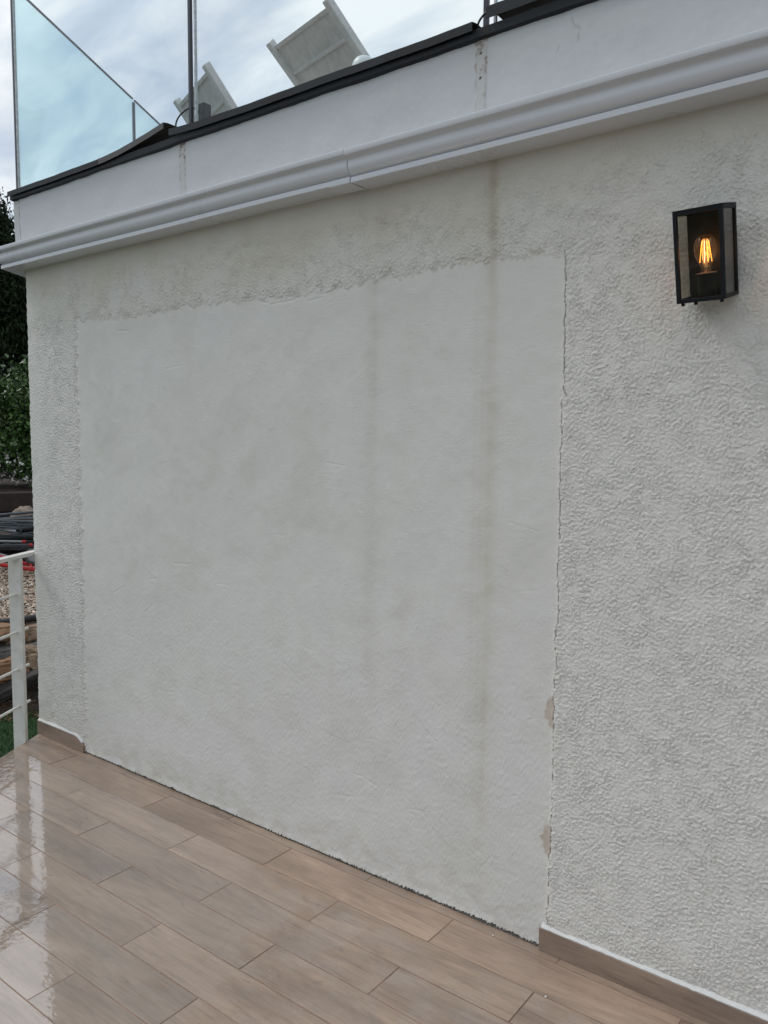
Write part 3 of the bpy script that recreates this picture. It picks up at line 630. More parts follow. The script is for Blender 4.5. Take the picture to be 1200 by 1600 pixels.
# ------------------------------------------------------------------ glass balustrades on the roof
def v_box(bm, a, b, th, z0, z1):
    a, b = np.array(a), np.array(b); d = (b - a) / np.linalg.norm(b - a); nn = np.array([-d[1], d[0]]) * th / 2
    pts = [a - nn, b - nn, b + nn, a + nn]; vb = [bm.verts.new((p[0], p[1], z0)) for p in pts]; vt = [bm.verts.new((p[0], p[1], z1)) for p in pts]; bm.faces.new(vb); bm.faces.new(vt)
    for i in range(4): bm.faces.new((vb[i], vb[(i + 1) % 4], vt[(i + 1) % 4], vt[i]))
bf = empty('glass_balustrade', (0, 0, 0), label='clear glass balustrade with slim dark posts along the front of the roof', cat='balustrade')
posts_x = [-4.088, -2.703, -1.309, 0.085, 1.48]
for i, x in enumerate(posts_x):
    bm = bmesh.new(); v_box(bm, (x - .0075, 0.0), (x + .0075, 0.0), 0.014, 2.842 if i else 2.83, 3.93); p = bm_obj('post', bm, M['post'], bf, bevel=.001)
    if i + 1 < len(posts_x):
        g0, g1 = x + (.036 if i else .016), posts_x[i + 1] - .0125
        bm = bmesh.new(); v_box(bm, (g0, 0.0), (g1, 0.0), 0.010, 2.85, 3.885); g = bm_obj('glass_panel', bm, M['glass_front'], bf)
        bm = bmesh.new(); v_box(bm, (g0 - .0075, 0.0), (g0 - .0005, 0.0), 0.011, 2.85, 3.884); bm_obj('edge_seal', bm, M['seal'], g)
bs = empty('glass_balustrade', (0, 0, 0), label='teal tinted glass balustrade running back along the left side of the roof', cat='balustrade')
S0 = np.array([-4.09, 0.0]); sp = [0.0, 1.365, 2.73, 4.09, 5.45]
for i in range(len(sp) - 1):
    a = S0 + EV * (sp[i] + .014); b = S0 + EV * (sp[i + 1] - .014)
    bm = bmesh.new(); v_box(bm, a, b, 0.010, 2.85, 3.886); g = bm_obj('glass_panel', bm, M['glass_side'], bs)
    bm = bmesh.new(); v_box(bm, a, b, 0.012, 3.8865, 3.893); bm_obj('glass_edge', bm, M['post'], g)
    c = S0 + EV * sp[i + 1]; bm = bmesh.new(); v_box(bm, c - EV * .010, c + EV * .010, 0.014, 2.842, 3.87); bm_obj('post', bm, M['post'], bs, bevel=.001)
# cables poking out of the coping joints
def cable(pts, label):
    bm = bmesh.new(); P = [Vector(p) for p in pts]; out = []
    for i in range(len(P) - 1):
        p0, p1, p2, p3 = P[max(i - 1, 0)], P[i], P[i + 1], P[min(i + 2, len(P) - 1)]
        for k in range(6):
            tt = k / 6; out.append(0.5 * ((2 * p1) + (-p0 + p2) * tt + (2 * p0 - 5 * p1 + 4 * p2 - p3) * tt * tt + (-p0 + 3 * p1 - 3 * p2 + p3) * tt ** 3))
    out.append(P[-1]); tube(bm, out, 0.0035, 8); o = bm_obj('cable', bm, M['cable'], None, smooth=True); tag(o, label, 'cable')
cable([(-2.755, -.03, 2.868), (-2.765, -.03, 2.90), (-2.752, -.02, 2.935), (-2.72, 0.0, 2.962), (-2.69, .02, 2.955), (-2.66, .03, 2.90), (-2.65, .03, 2.86)], 'black cable loop sticking out beside the second glass post')
cable([(-1.318, -.035, 2.835), (-1.31, -.045, 2.86), (-1.29, -.045, 2.88), (-1.265, -.035, 2.895), (-1.25, -.02, 2.885)], 'short black cable bridging the open joint in the coping')
bm = bmesh.new(); box(bm, (-2.695, 0.03, 2.842), (-2.66, 0.07, 2.985)); o = bm_obj('junction_box', bm, M['black'], None, bevel=.003); tag(o, 'small black box behind the second glass post on the roof', 'box')

# ------------------------------------------------------------------ sun loungers on the roof
def m_lounger():
    t = NT('stained_grey_sling'); o = t.obj()
    n1 = t.noise(t.mapping(o, (30, 3, 30)), 1.0, 5, 0.6); n2_ = t.noise(o, 5, 5, 0.6)
    c = t.ramp(n2_, [(0.3, (0.56, 0.565, 0.55)), (0.7, (0.70, 0.705, 0.69))]); c = t.mix(0.6, c, t.ramp(n1, [(0.35, (0.72, 0.72, 0.70)), (0.6, (1, 1, 1))]), 'MULTIPLY')
    t.L.new(c, t.b.inputs['Base Color']); t.b.inputs['Roughness'].default_value = 0.7; return t.m
M['sling'] = m_lounger(); M['loungerframe'] = simple('pale_frame', (0.62, 0.63, 0.62), 0.5, 0, 0.12, 25)
M['whiteplastic'] = simple('white_plastic', (0.72, 0.76, 0.76), 0.4)
def lounger(P, h, dn, W, L, label):
    """P top-left corner of the raised back, h across, dn down the back"""
    P, h, dn = Vector(P), Vector(h).normalized(), Vector(dn).normalized()
    hx = dn.copy(); hx.z = 0; hx.normalize(); nrm = h.cross(dn).normalized()
    if nrm.z < 0: nrm = -nrm
    hinge = P + dn * L
    root = empty('sun_lounger', (hinge.x, hinge.y, 2.74), label=label, cat='sun lounger', group='sun loungers on the roof terrace')
    B = Matrix((h, dn, nrm)).transposed().to_4x4(); B.translation = P - Vector((hinge.x, hinge.y, 2.74))
    bm = bmesh.new(); box(bm, (0.03, 0.035, -0.004), (W - .03, L, 0.004), B); back = bm_obj('backrest', bm, M['sling'], root)
    for x0 in (0.0, W - .042):
        bm = bmesh.new(); box(bm, (x0, 0.0, -0.026), (x0 + .042, L + .02, 0.020), B); bm_obj('side_rail', bm, M['loungerframe'], back, bevel=.008, seg=3)
    for yy, w in ((0.20, 0.010), (0.042, .010), (L - .08, 0.012)):
        bm = bmesh.new(); box(bm, (0.042, yy - w, -0.013), (W - .042, yy + w, -0.0045), B); bm_obj('cross_rib', bm, M['loungerframe'], back, bevel=.002)
    S = Matrix((h, hx, Vector((0, 0, 1)))).transposed().to_4x4(); S.translation = Vector((0, 0, hinge.z - 2.74)) - h * W
    S.translation = (hinge - h * 0) - Vector((hinge.x, hinge.y, 2.74))
    bm = bmesh.new(); box(bm, (0.03, 0.02, -0.02), (W - .03, 1.15, 0.0), S); seat = bm_obj('seat', bm, M['sling'], root)
    for x0 in (0.0, W - .042):
        bm = bmesh.new(); box(bm, (x0, 0.0, -0.04), (x0 + .042, 1.2, 0.015), S); bm_obj('side_rail', bm, M['loungerframe'], seat, bevel=.006)
    hz = hinge.z - 2.74
    for x0 in (0.0, W - .042):
        for y0 in (0.05, 1.05):
            bm = bmesh.new(); box(bm, (x0, y0, -hz + .002), (x0 + .042, y0 + .04, -0.0405), S); bm_obj('leg', bm, M['loungerframe'], root, bevel=.003)
    return root, S
FS = 0.571
def sc(p): return tuple(np.array(CAM) + (np.array(p) - CAM) * FS)
r1, S1 = lounger(sc((-5.86, 3.53, 5.47)), (0.97, -0.2427, 0), (0.182, 0.728, -0.661), 0.60, 0.92, 'large raised backrest of a grey sun lounger above the middle of the roof edge')
r2, S2 = lounger(sc((-7.37, 3.60, 5.32)), (0.932, -0.363, 0), (0.2236, 0.5747, -0.7874), 0.60, 0.72, 'smaller raised backrest of a grey sun lounger seen behind the second glass post')
bm = bmesh.new()
rr = [(0.001, 0.062), (0.02, 0.060), (0.04, 0.050), (0.054, 0.034), (0.06, 0.012), (0.06, -0.30)]
lathe(bm, rr, 24, Matrix.Translation(Vector((-2.60, 1.0, 3.445)) - r1.location)); bm_obj('armrest', bm, M['whiteplastic'], r1, smooth=True)

# ------------------------------------------------------------------ wall lantern
lan = empty('wall_lantern', (-0.659, -0.008, 1.983), (0.243, -0.01, -0.023), label='lit black box lantern with an orange filament bulb hanging tilted on the roughcast wall', cat='wall lamp')
W, D, Hh = 0.119, 0.118, 0.221; fr = 0.010
bm = bmesh.new(); box(bm, (0.004, -0.010, 0.004), (W - .004, -0.002, Hh - .004)); bm_obj('back_plate', bm, M['blackin'], lan)
bm = bmesh.new()
for (x, y) in ((0, -D), (W - fr, -D), (0, -fr), (W - fr, -fr)):
    box(bm, (x, y, fr), (x + fr, y + fr, Hh - fr))
for z in (0, Hh - fr):
    box(bm, (0, -D, z), (W, -D + fr, z + fr)); box(bm, (0, -fr, z), (W, 0, z + fr)); box(bm, (0, -D + fr, z), (fr, -fr, z + fr)); box(bm, (W - fr, -D + fr, z), (W, -fr, z + fr))
bm_obj('frame', bm, M['black'], lan, bevel=.0008)
bm = bmesh.new(); box(bm, (-.001, -D - .001, Hh + .0005), (W + .001, 0.001, Hh + .003)); bm_obj('roof_plate', bm, M['black'], lan, bevel=.0008)
bm = bmesh.new(); box(bm, (fr, -D + fr, 0.002), (W - fr, -fr, 0.006)); bm_obj('base_plate', bm, M['black'], lan)
for nm, lo, hi in (('glass_pane', (fr, -D + .004, fr), (W - fr, -D + .006, Hh - fr)), ('glass_pane', (.004, -D + fr, fr), (.006, -fr, Hh - fr)), ('glass_pane', (W - .006, -D + fr, fr), (W - .004, -fr, Hh - fr))):
    bm = bmesh.new(); box(bm, lo, hi); bm_obj(nm, bm, M['glass_lamp'], lan)
BX, BY = 0.058, -0.056
bm = bmesh.new(); lathe(bm, [(0.021, 0.0065), (0.022, 0.010), (0.022, 0.060), (0.019, 0.063), (0.015, 0.064)], 28, Matrix.Translation((BX, BY, 0))); bm_obj('lamp_socket', bm, M['blackin'], lan, smooth=False)
bm = bmesh.new(); lathe(bm, [(0.026, 0.0645), (0.0265, 0.066), (0.012, 0.0675)], 28, Matrix.Translation((BX, BY, 0))); bm_obj('collar', bm, M['steel'], lan, smooth=False)
bulb_prof = [(0.0125, 0.068), (0.0135, 0.076), (0.0165, 0.085), (0.0215, 0.095), (0.0265, 0.106), (0.0292, 0.117), (0.0298, 0.126), (0.0288, 0.136), (0.0258, 0.145), (0.0205, 0.1525), (0.013, 0.157), (0.005, 0.1588), (0.0006, 0.159)]
bulb_prof = [(r_ * .94, z_) for r_, z_ in bulb_prof]
bm = bmesh.new(); lathe(bm, bulb_prof, 36, Matrix.Translation((BX, BY, 0)), cap=False); bulb = bm_obj('bulb', bm, M['glass_bulb'], lan, smooth=True)
bm = bmesh.new(); lathe(bm, [(0.006, 0.068), (0.0055, 0.082), (0.003, 0.088), (0.0015, 0.150)], 14, Matrix.Translation((BX, BY, 0))); bm_obj('bulb_stem', bm, M['steel'], bulb, smooth=True)
for k, (c, s) in enumerate(((-1, -.1), (-.05, -1), (.15, .9), (1, -.2))):
    bm = bmesh.new(); tube(bm, [(BX + c * .0150, BY + s * .011, 0.092), (BX + c * .0085, BY + s * .006, 0.143)], 0.0007, 8); bm_obj('filament', bm, M['filament_core'] if k == 1 else M['filament'], bulb)
for x in (0.012, 0.044, W - .012):
    bm = bmesh.new(); lathe(bm, [(0.0045, -0.007), (0.0045, -0.0005)], 12, Matrix.Translation((x, -D + .012, 0))); bm_obj('screw_knob', bm, M['black'], lan)
bm = bmesh.new(); box(bm, (0.03, 0.0015, 0.12), (W - .03, 0.045, 0.15)); bm_obj('wall_bracket', bm, M['black'], lan)
ld = bpy.data.lights.new('bulb_light', 'POINT'); ld.energy = 0.20; ld.color = (1.0, 0.42, 0.12); ld.shadow_soft_size = 0.012
lo_ = bpy.data.objects.new('bulb_light', ld); link(lo_, lan); lo_.location = (BX, BY, 0.118)

# ------------------------------------------------------------------ garden beyond the railing
AZ = R_(-62.2); GD = np.array([math.sin(AZ), math.cos(AZ)]); RT = np.array([math.cos(AZ), -math.sin(AZ)]); O2 = CAM[:2]
def gp(d, s, z): p = O2 + GD * d + RT * s; return (p[0], p[1], z)
gz_d = [-300, 6.95, 7.5, 9.2, 10.28, 10.42, 12, 20, 60, 400]; gz_z = [-.62, -.62, .02, .22, .27, .95, 1.0, 1.3, 2.5, 3.0]
def gz(d): return float(np.interp(d, gz_d, gz_z))
soil = simple('dark_wet_soil', (0.045, 0.032, 0.024), 0.85, 0, 0.5, 6, 0.02, 30)
dd = np.unique(np.concatenate([[-300, -50, -10, 0, 4], np.arange(5, 11, .1), [10.28, 10.42, 12, 15, 20, 40, 60, 120, 400]])); ss = np.array([-400, -60, -20, -10, -5, -2.5, -1, 0, 1, 2.5, 5, 10, 20, 60, 400.])
Vg = np.array([gp(d, s, gz(d)) for d in dd for s in ss]); ns = len(ss)
a, b = np.meshgrid(np.arange(len(dd) - 1), np.arange(ns - 1), indexing='ij')
g = mesh_np('ground', Vg, np.stack([a * ns + b, a * ns + b + 1, (a + 1) * ns + b + 1, (a + 1) * ns + b], -1).reshape(-1, 4), soil); tag(g, kind='structure')
def m_lawn():
    t = NT('turf'); o = t.obj(); c = t.ramp(t.noise(o, 14, 6, 0.6), [(0.3, (0.010, 0.032, 0.008)), (0.7, (0.025, 0.07, 0.016))]); t.L.new(c, t.b.inputs['Base Color']); t.b.inputs['Roughness'].default_value = .8; return t.m
M['lawn'] = m_lawn()
Vl = np.array([gp(d, s, gz(d) + .004) for d in (-12, 0, 6.9) for s in (-14, 0, 7)]); g = mesh_np('lawn', Vl, [[i * 3 + j, i * 3 + j + 1, i * 3 + j + 4, i * 3 + j + 3] for i in range(2) for j in range(2)], M['lawn']); tag(g, kind='structure')
def cards(P, size, aspect, rng, mat, name, parent, droop=0.0, colvar=0.4, base=(0.03, 0.06, 0.02), tip=(0.06, 0.1, 0.03), up_bias=0.0, bend=0.15):
    """leaf-shaped faces: 6 vertices, 2 quads folded along the midrib"""
    n = len(P); d = rng.normal(size=(n, 3)); d[:, 2] -= droop; d /= np.linalg.norm(d, axis=1)[:, None]
    r = rng.normal(size=(n, 3)); r -= d * (r * d).sum(1)[:, None]; r /= np.linalg.norm(r, axis=1)[:, None]; nn = np.cross(d, r)
    L = size * rng.uniform(.6, 1.25, n)[:, None]; Wd = L * aspect
    v0 = P; v1 = P + d * L * .45 + r * Wd * .5 + nn * L * bend; v2 = P + d * L * .45 - r * Wd * .5 + nn * L * bend; v3 = P + d * L + nn * L * bend * .3; vm = P + d * L * .5
    V = np.stack([v0, v1, v3, v2, vm], 1).reshape(-1, 3); b = np.arange(n)[:, None] * 5
    F = np.concatenate([b + np.array([[0, 1, 4]]), b + np.array([[1, 2, 4]]), b + np.array([[0, 4, 3]]), b + np.array([[4, 2, 3]])])
    t_ = rng.uniform(0, 1, n)[:, None]; col = np.array(base) * (1 - t_) + np.array(tip) * t_; col = col * rng.uniform(1 - colvar, 1 + colvar, n)[:, None]
    return mesh_np(name, V, F, mat, parent, col=np.repeat(col, 5, 0), smooth=False)
def m_leaf(name, rough=.5, spec=.4):
    t = NT(name); t.L.new(t.attr('Col'), t.b.inputs['Base Color']); t.b.inputs['Roughness'].default_value = rough; t.b.inputs['Specular IOR Level'].default_value = spec; return t.m
M['leaf'] = m_leaf('glossy_leaf', .4, .5); M['needle'] = m_leaf('needle', .7, .2); M['grassblade'] = m_leaf('turf_blade', .6, .3)
bark = simple('bark', (0.06, 0.045, 0.033), .9, 0, .4, 14, .01, 30)
r3 = np.random.default_rng(21)
def conifer(d, s, h, w, label, n=60000):
    z0 = gz(d); base = gp(d, s, z0); root = empty('conifer_tree', base, label=label, cat='tree', group='dark conifers behind the garden')
    bm = bmesh.new(); tube(bm, [(0, 0, -.1), (.03, .02, h * .3), (-.02, .03, h * .6), (0, 0, h * .93)], [.13, .10, .06, .015], 10)
    for k in range(26):
        z = h * (.08 + .8 * k / 26); a = k * 2.4; L_ = w * .8 * (1 - z / h) ** .6 + .1; tube(bm, [(0, 0, z), (math.cos(a) * L_ * .5, math.sin(a) * L_ * .5, z + .1), (math.cos(a) * L_, math.sin(a) * L_, z + .05)], [.03, .018, .006], 6)
    bm_obj('trunk', bm, bark, root)
    # sprays gathered in clumps on the branch ends
    nc = 900; cz = h * r3.uniform(.02, 1.0, nc); prof_ = w * (1 - (cz / h)) ** .55 * (0.85 + .3 * r3.random(nc)); ca = r3.uniform(0, 2 * np.pi, nc); crr = prof_ * np.sqrt(r3.uniform(.12, 1, nc))
    cen = np.stack([crr * np.cos(ca), crr * np.sin(ca), cz], 1); idx = r3.integers(0, nc, n); P = cen[idx] + r3.normal(size=(n, 3)) * np.array([.28, .28, .22])
    shade = r3.uniform(.6, 1.4, nc)[idx]
    cards(P, 0.20, 0.34, r3, M['needle'], 'crown', root, droop=.8, base=(0.010, 0.020, 0.008), tip=(0.026, 0.042, 0.015)); return root
conifer(28.0, -1.15, 7.6, 2.7, 'tall dark conifer nearest the corner of the building', 110000)
conifer(30.0, 2.9, 6.6, 2.8, 'dark conifer half hidden behind the corner of the building')
conifer(27.5, -5.2, 7.0, 2.7, 'dark conifer standing left of the tallest one')
conifer(31.0, -9.6, 8.0, 3.0, 'dark conifer at the far left of the row')
conifer(30.0, -15.0, 7.4, 3.0, 'dark conifer outermost in the row')
def bush(d, s, h, w, label, n=9000, flowers=True):
    z0 = gz(d); root = empty('leafy_bush', gp(d, s, z0), label=label, cat='bush', group='leafy bushes in the garden')
    bm = bmesh.new(); ends = []
    for k in range(9):
        a = k * 2.4; L_ = w * (.35 + .4 * r3.random()); e = (math.cos(a) * L_, math.sin(a) * L_, h * (.6 + .3 * r3.random())); tube(bm, [(0, 0, -.05), (e[0] * .3, e[1] * .3, e[2] * .5), e], [.03, .018, .006], 6)
    bm_obj('stems', bm, bark, root); nc = 110
    u = r3.normal(size=(nc, 3)); u /= np.linalg.norm(u, axis=1)[:, None]; cen = u * np.array([w, w, h * .5]) * r3.uniform(.55, 1.0, nc)[:, None] + np.array([0, 0, h * .48])
    idx = r3.integers(0, nc, n); P = cen[idx] + r3.normal(size=(n, 3)) * .10
    cards(P, 0.075, 0.6, r3, M['leaf'], 'leaves', root, droop=.2, base=(0.016, 0.045, 0.009), tip=(0.075, 0.15, 0.03))
    if flowers:
        nf = 120; a = r3.uniform(0, 2 * np.pi, nf); P = np.stack([np.cos(a) * w * .9, np.sin(a) * w * .9, r3.uniform(.04, .30, nf) * h], 1) + r3.normal(size=(nf, 3)) * .05
        P = np.repeat(P, 4, 0) + r3.normal(size=(nf * 4, 3)) * .012; cards(P, .042, .8, r3, M['leaf'], 'blossoms', root, base=(.55, .53, .48), tip=(.75, .74, .72), colvar=.1)
    return root
bush(11.3, .32, 1.62, .62, 'glossy green bush with white blossoms low down beside the building corner', 11000)
bush(13.4, .25, 1.45, .9, 'dark bush filling the gap behind the flowering one', 12000, False)
bush(11.5, -.95, 1.35, .65, 'glossy green bush left of the one by the building corner')
bush(11.4, -2.3, 1.5, .7, 'glossy green bush above the rockery further left')
# sleepers retaining the upper bed
M['timber'] = simple('dark_old_timber', (0.034, 0.024, 0.019), .85, 0, .45, 18, .004, 40)
for k, (d, s, z, lab) in enumerate(((10.28, .1, .27, 'dark timber sleeper, bottom of the stack behind the poles'), (10.30, -.15, .505, 'dark timber sleeper, middle of the stack behind the poles'), (10.32, .05, .74, 'weathered timber sleeper, top of the stack under the bush'))):
    bm = bmesh.new(); box(bm, (-1.6, -.09, 0), (1.6, .09, .225)); o = bm_obj('timber_sleeper', bm, M['timber'], None, bevel=.012); o.location = gp(d, s, z + .002); o.rotation_euler = (0, 0, math.atan2(RT[1], RT[0]) + .02 * k); tag(o, lab, 'sleeper', 'timber sleepers')
# crumpled sheet on top of the poles
def tarp():
    nu, nv = 60, 40; V = []; 
    for i in range(nv):
        for j in range(nu):
            s = -0.75 + 1.05 * j / (nu - 1); d = 9.72 + .42 * i / (nv - 1)
            hump = .27 * math.exp(-((s - .07) / .17) ** 4) + .14 * math.exp(-((s + .42) / .2) ** 2)
            edge = min(1, 4 * min(i, nv - 1 - i) / (nv - 1)) ; z = .60 + hump * (.35 + .65 * edge) * .75 + .045 * mnoise.noise(Vector((s * 9, d * 9, 3))) + .02 * mnoise.noise(Vector((s * 30, d * 22, 8)))
            V.append(gp(d, s, z - .10 * (1 - edge)))
    F = [[i * nu + j, i * nu + j + 1, (i + 1) * nu + j + 1, (i + 1) * nu + j] for i in range(nv - 1) for j in range(nu - 1)]
    o = mesh_np('tarpaulin', V, F, simple('brown_grey_sheet', (0.235, 0.18, 0.145), .8, 0, .2, 8)); md = o.modifiers.new('t', 'SOLIDIFY'); md.thickness = .004; tag(o, 'crumpled brown-grey sheet thrown over the pile of poles', 'tarpaulin')
tarp()
# the pile: dark grey poles and folded frames
M['pole'] = simple('grey_galvanised_pole', (0.075, 0.088, 0.100), .45, .3, .4, 20); M['pole_highlight'] = simple('highlight_grey_pole', (0.16, 0.175, 0.185), .4, .4, .4, 20); M['pole_light'] = simple('light_alu_pole', (0.30, 0.32, 0.33), .4, .4, .3, 20); M['red'] = simple('red_enamel', (0.42, 0.022, 0.028), .4, 0, .25, 18)
def pole(d0, s0, z0, d1, s1, z1, r, lab, mat='pole', cap=False, flat=False):
    A, B = Vector(gp(d0, s0, z0)), Vector(gp(d1, s1, z1)); o_ = A
    bm = bmesh.new(); tube(bm, [A - o_, B - o_], r, 10)
    o = bm_obj('metal_pole', bm, M[mat], None, smooth=False); o.location = o_; tag(o, lab, 'pole', 'metal poles piled on the gravel')
    if cap:
        bm = bmesh.new(); e = B - A; e.normalize(); tube(bm, [e * (B - A).length - e * .01, e * ((B - A).length + .03)], r * 1.25, 12); bm_obj('end_cap', bm, M['red'], o)
L0 = 'dark grey metal pole lying in the pile beyond the railing'
prs = random.Random(5)
for k in range(16):
    z = .36 + .40 * (k / 15) + prs.uniform(-.01, .01); s0 = -1.6 + prs.uniform(-.3, .3); s1 = .9 + prs.uniform(-.3, .5); tilt = prs.uniform(-.10, .10)
    pole(9.45 + prs.uniform(0, .25), s0, z + tilt * 1.2, 9.45 + prs.uniform(0, .25), s1, z - tilt, prs.uniform(.012, .02), L0 if k % 4 != 2 else 'metal pole coloured paler for highlights among the dark ones in the pile', 'pole' if k % 4 != 2 else 'pole_highlight')  # every fourth pole gets a paler colour that stands in for highlights
pole(9.38, -1.3, .80, 9.42, .7, .655, .017, 'dark pole along the top of the pile under the sheet')
pole(9.36, -1.2, .635, 9.38, -.03, .60, .022, 'pale aluminium pole across the middle of the pile', 'pole_light')
pole(9.30, -1.1, .58, 9.30, .035, .498, .013, 'slim pole with a red end cap, upper of the two capped ones', 'pole_light', True)
pole(9.28, -1.1, .50, 9.28, .10, .462, .013, 'slim pole with a red end cap, lower of the two capped ones', 'pole', True)
pole(9.15, -.75, .60, 9.2, .02, .30, .020, 'light aluminium pole leaning down over the red trolley', 'pole_light')
pole(9.32, -.6, .72, 9.34, .12, .56, .009, 'thin dark rod slanting across the pile', 'pole')
# curved bar of a folded frame
def bar(pts, r, mat, name, lab, cat):
    P0 = Vector(gp(*pts[0])); bm = bmesh.new(); tube(bm, [Vector(gp(*p)) - P0 for p in pts], r, 10); o = bm_obj(name, bm, M[mat], None, smooth=True); o.location = P0; tag(o, lab, cat); return o
bar([(9.33, -.5, .64), (9.33, -.2, .70), (9.33, -.08, .705), (9.33, -.02, .685), (9.33, .015, .64), (9.33, .02, .58)], .011, 'pole', 'folded_frame', 'curved dark tube of a folded frame in the pile', 'frame')
# red trolley lying on the gravel
tr = empty('hand_trolley', gp(8.95, 0, gz(8.95)), label='red tubular hand trolley lying at the foot of the pile of poles', cat='trolley')
def rel(d, s, z): return Vector(gp(d, s, z)) - Vector(tr.location)
for pts in ([(9.0, -.8, .42), (9.0, -.25, .40), (9.0, -.05, .35), (9.0, .04, .30), (9.0, .14, .285), (8.98, .5, .30)], [(8.85, -.8, .36), (8.86, -.2, .33), (8.87, .0, .28), (8.88, .14, .25), (8.9, .5, .26)]):
    bm = bmesh.new(); tube(bm, [rel(*p) for p in pts], .021, 12); bm_obj('frame_tube', bm, M['red'], tr, smooth=True)
for s in (-.5, -.1, .09, .34):
    bm = bmesh.new(); tube(bm, [rel(9.0, s, .31), rel(8.87, s + .02, .27)], .013, 8); bm_obj('cross_bar', bm, M['red'], tr)
wh = bpy.data.objects.new('wheel', None); wh.empty_display_size = .1; link(wh, tr); wh.location = rel(8.98, .125, .375); wh.rotation_euler = (R_(80), 0, math.atan2(RT[1], RT[0]))
bm = bmesh.new(); prof_w = [(.055, -.018), (.078, -.018), (.085, -.008), (.085, .008), (.078, .018), (.055, .018)]; lathe(bm, prof_w + [prof_w[0]], 24, cap=False); bm_obj('tyre', bm, simple('grey_rubber', (.06, .06, .06), .7), wh)
bm = bmesh.new(); lathe(bm, [(.012, -.012), (.054, -.006), (.054, .006), (.012, .012)], 20); bm_obj('rim', bm, M['pole_light'], wh)
# gravel
def stones(n, fd, fs, fz, size, name, label, cols, mat):
    base_v = np.array([[1, 0, 0], [-1, 0, 0], [0, 1, 0], [0, -1, 0], [0, 0, 1], [0, 0, -1]], float)
    ico = bmesh.new(); bmesh.ops.create_icosphere(ico, subdivisions=1, radius=1); iv = np.array([v.co[:] for v in ico.verts]); ico.verts.index_update(); fi = np.array([[v.index for v in f.verts] for f in ico.faces]); ico.free()
    d = r3.uniform(*fd, n); s = r3.uniform(*fs, n); P = O2[None] + GD[None] * d[:, None] + RT[None] * s[:, None]; z = np.interp(d, gz_d, gz_z) + r3.uniform(0, fz, n)
    an = r3.uniform(0, 2 * np.pi, n); sz = size * r3.uniform(.5, 1.3, n); sx = sz * r3.uniform(1.0, 1.7, n); sy = sz * r3.uniform(.7, 1.1, n); sh = sz * r3.uniform(.4, .8, n)
    V = iv[None] * (1 + r3.uniform(-.18, .18, (n, len(iv), 1))); V = V * np.stack([sx, sy, sh], 1)[:, None]; tl = r3.normal(0, .35, n)
    zz = V[..., 2] + V[..., 0] * tl[:, None]; xx = V[..., 0] * np.cos(an)[:, None] - V[..., 1] * np.sin(an)[:, None]; yy = V[..., 0] * np.sin(an)[:, None] + V[..., 1] * np.cos(an)[:, None]
    V = np.stack([xx + P[:, :1], yy + P[:, 1:], zz + z[:, None]], -1).reshape(-1, 3); F = (fi[None] + (np.arange(n) * len(iv))[:, None, None]).reshape(-1, 3)
    ci = r3.integers(0, len(cols), n); col = np.array(cols)[ci] * r3.uniform(.7, 1.25, n)[:, None]
    o = mesh_np(name, V, F, mat, None, col=np.repeat(col, len(iv), 0), smooth=False); tag(o, label, None, kind='stuff'); o['category'] = name; return o
stones(26000, (7.42, 9.5), (-2.2, 1.6), .02, .011, 'gravel', 'pinkish beige gravel spread on the slope above the rockery', [(.52, .40, .30), (.62, .50, .40), (.42, .30, .22), (.34, .29, .25), (.66, .57, .48)], m_leaf('pebble', .6, .4))
stones(3500, (6.72, 7.15), (-2.0, 1.2), .01, .012, 'bark_mulch', 'brown wood chips scattered at the foot of the rockery', [(.12, .07, .045), (.18, .11, .075), (.07, .045, .03)], m_leaf('chip', .8, .2))
# turf blades
n = 60000; d = r3.uniform(5.2, 6.95, n); s = r3.uniform(-1.7, 1.0, n); P2d = O2[None] + GD[None] * d[:, None] + RT[None] * s[:, None]
P = np.column_stack([P2d, np.full(n, -.616)]); dr = r3.normal(size=(n, 3)) * .5; dr[:, 2] = 1; dr /= np.linalg.norm(dr, axis=1)[:, None]; rr_ = np.cross(dr, r3.normal(size=(n, 3))); rr_ /= np.linalg.norm(rr_, axis=1)[:, None]; Lg = r3.uniform(.018, .038, n)[:, None]
V = np.stack([P - rr_ * .0016, P + rr_ * .0016, P + dr * Lg], 1).reshape(-1, 3); t_ = r3.uniform(0, 1, n)[:, None]; col = np.array([.014, .055, .012]) * (1 - t_) + np.array([.04, .11, .03]) * t_
o = mesh_np('grass', V, np.arange(n * 3).reshape(-1, 3), M['grassblade'], None, col=np.repeat(col, 3, 0), smooth=False); tag(o, 'short dark green turf below the terrace edge', kind='stuff'); o['category'] = 'grass'
for k in range(26):   # fallen leaves on the turf
    pass
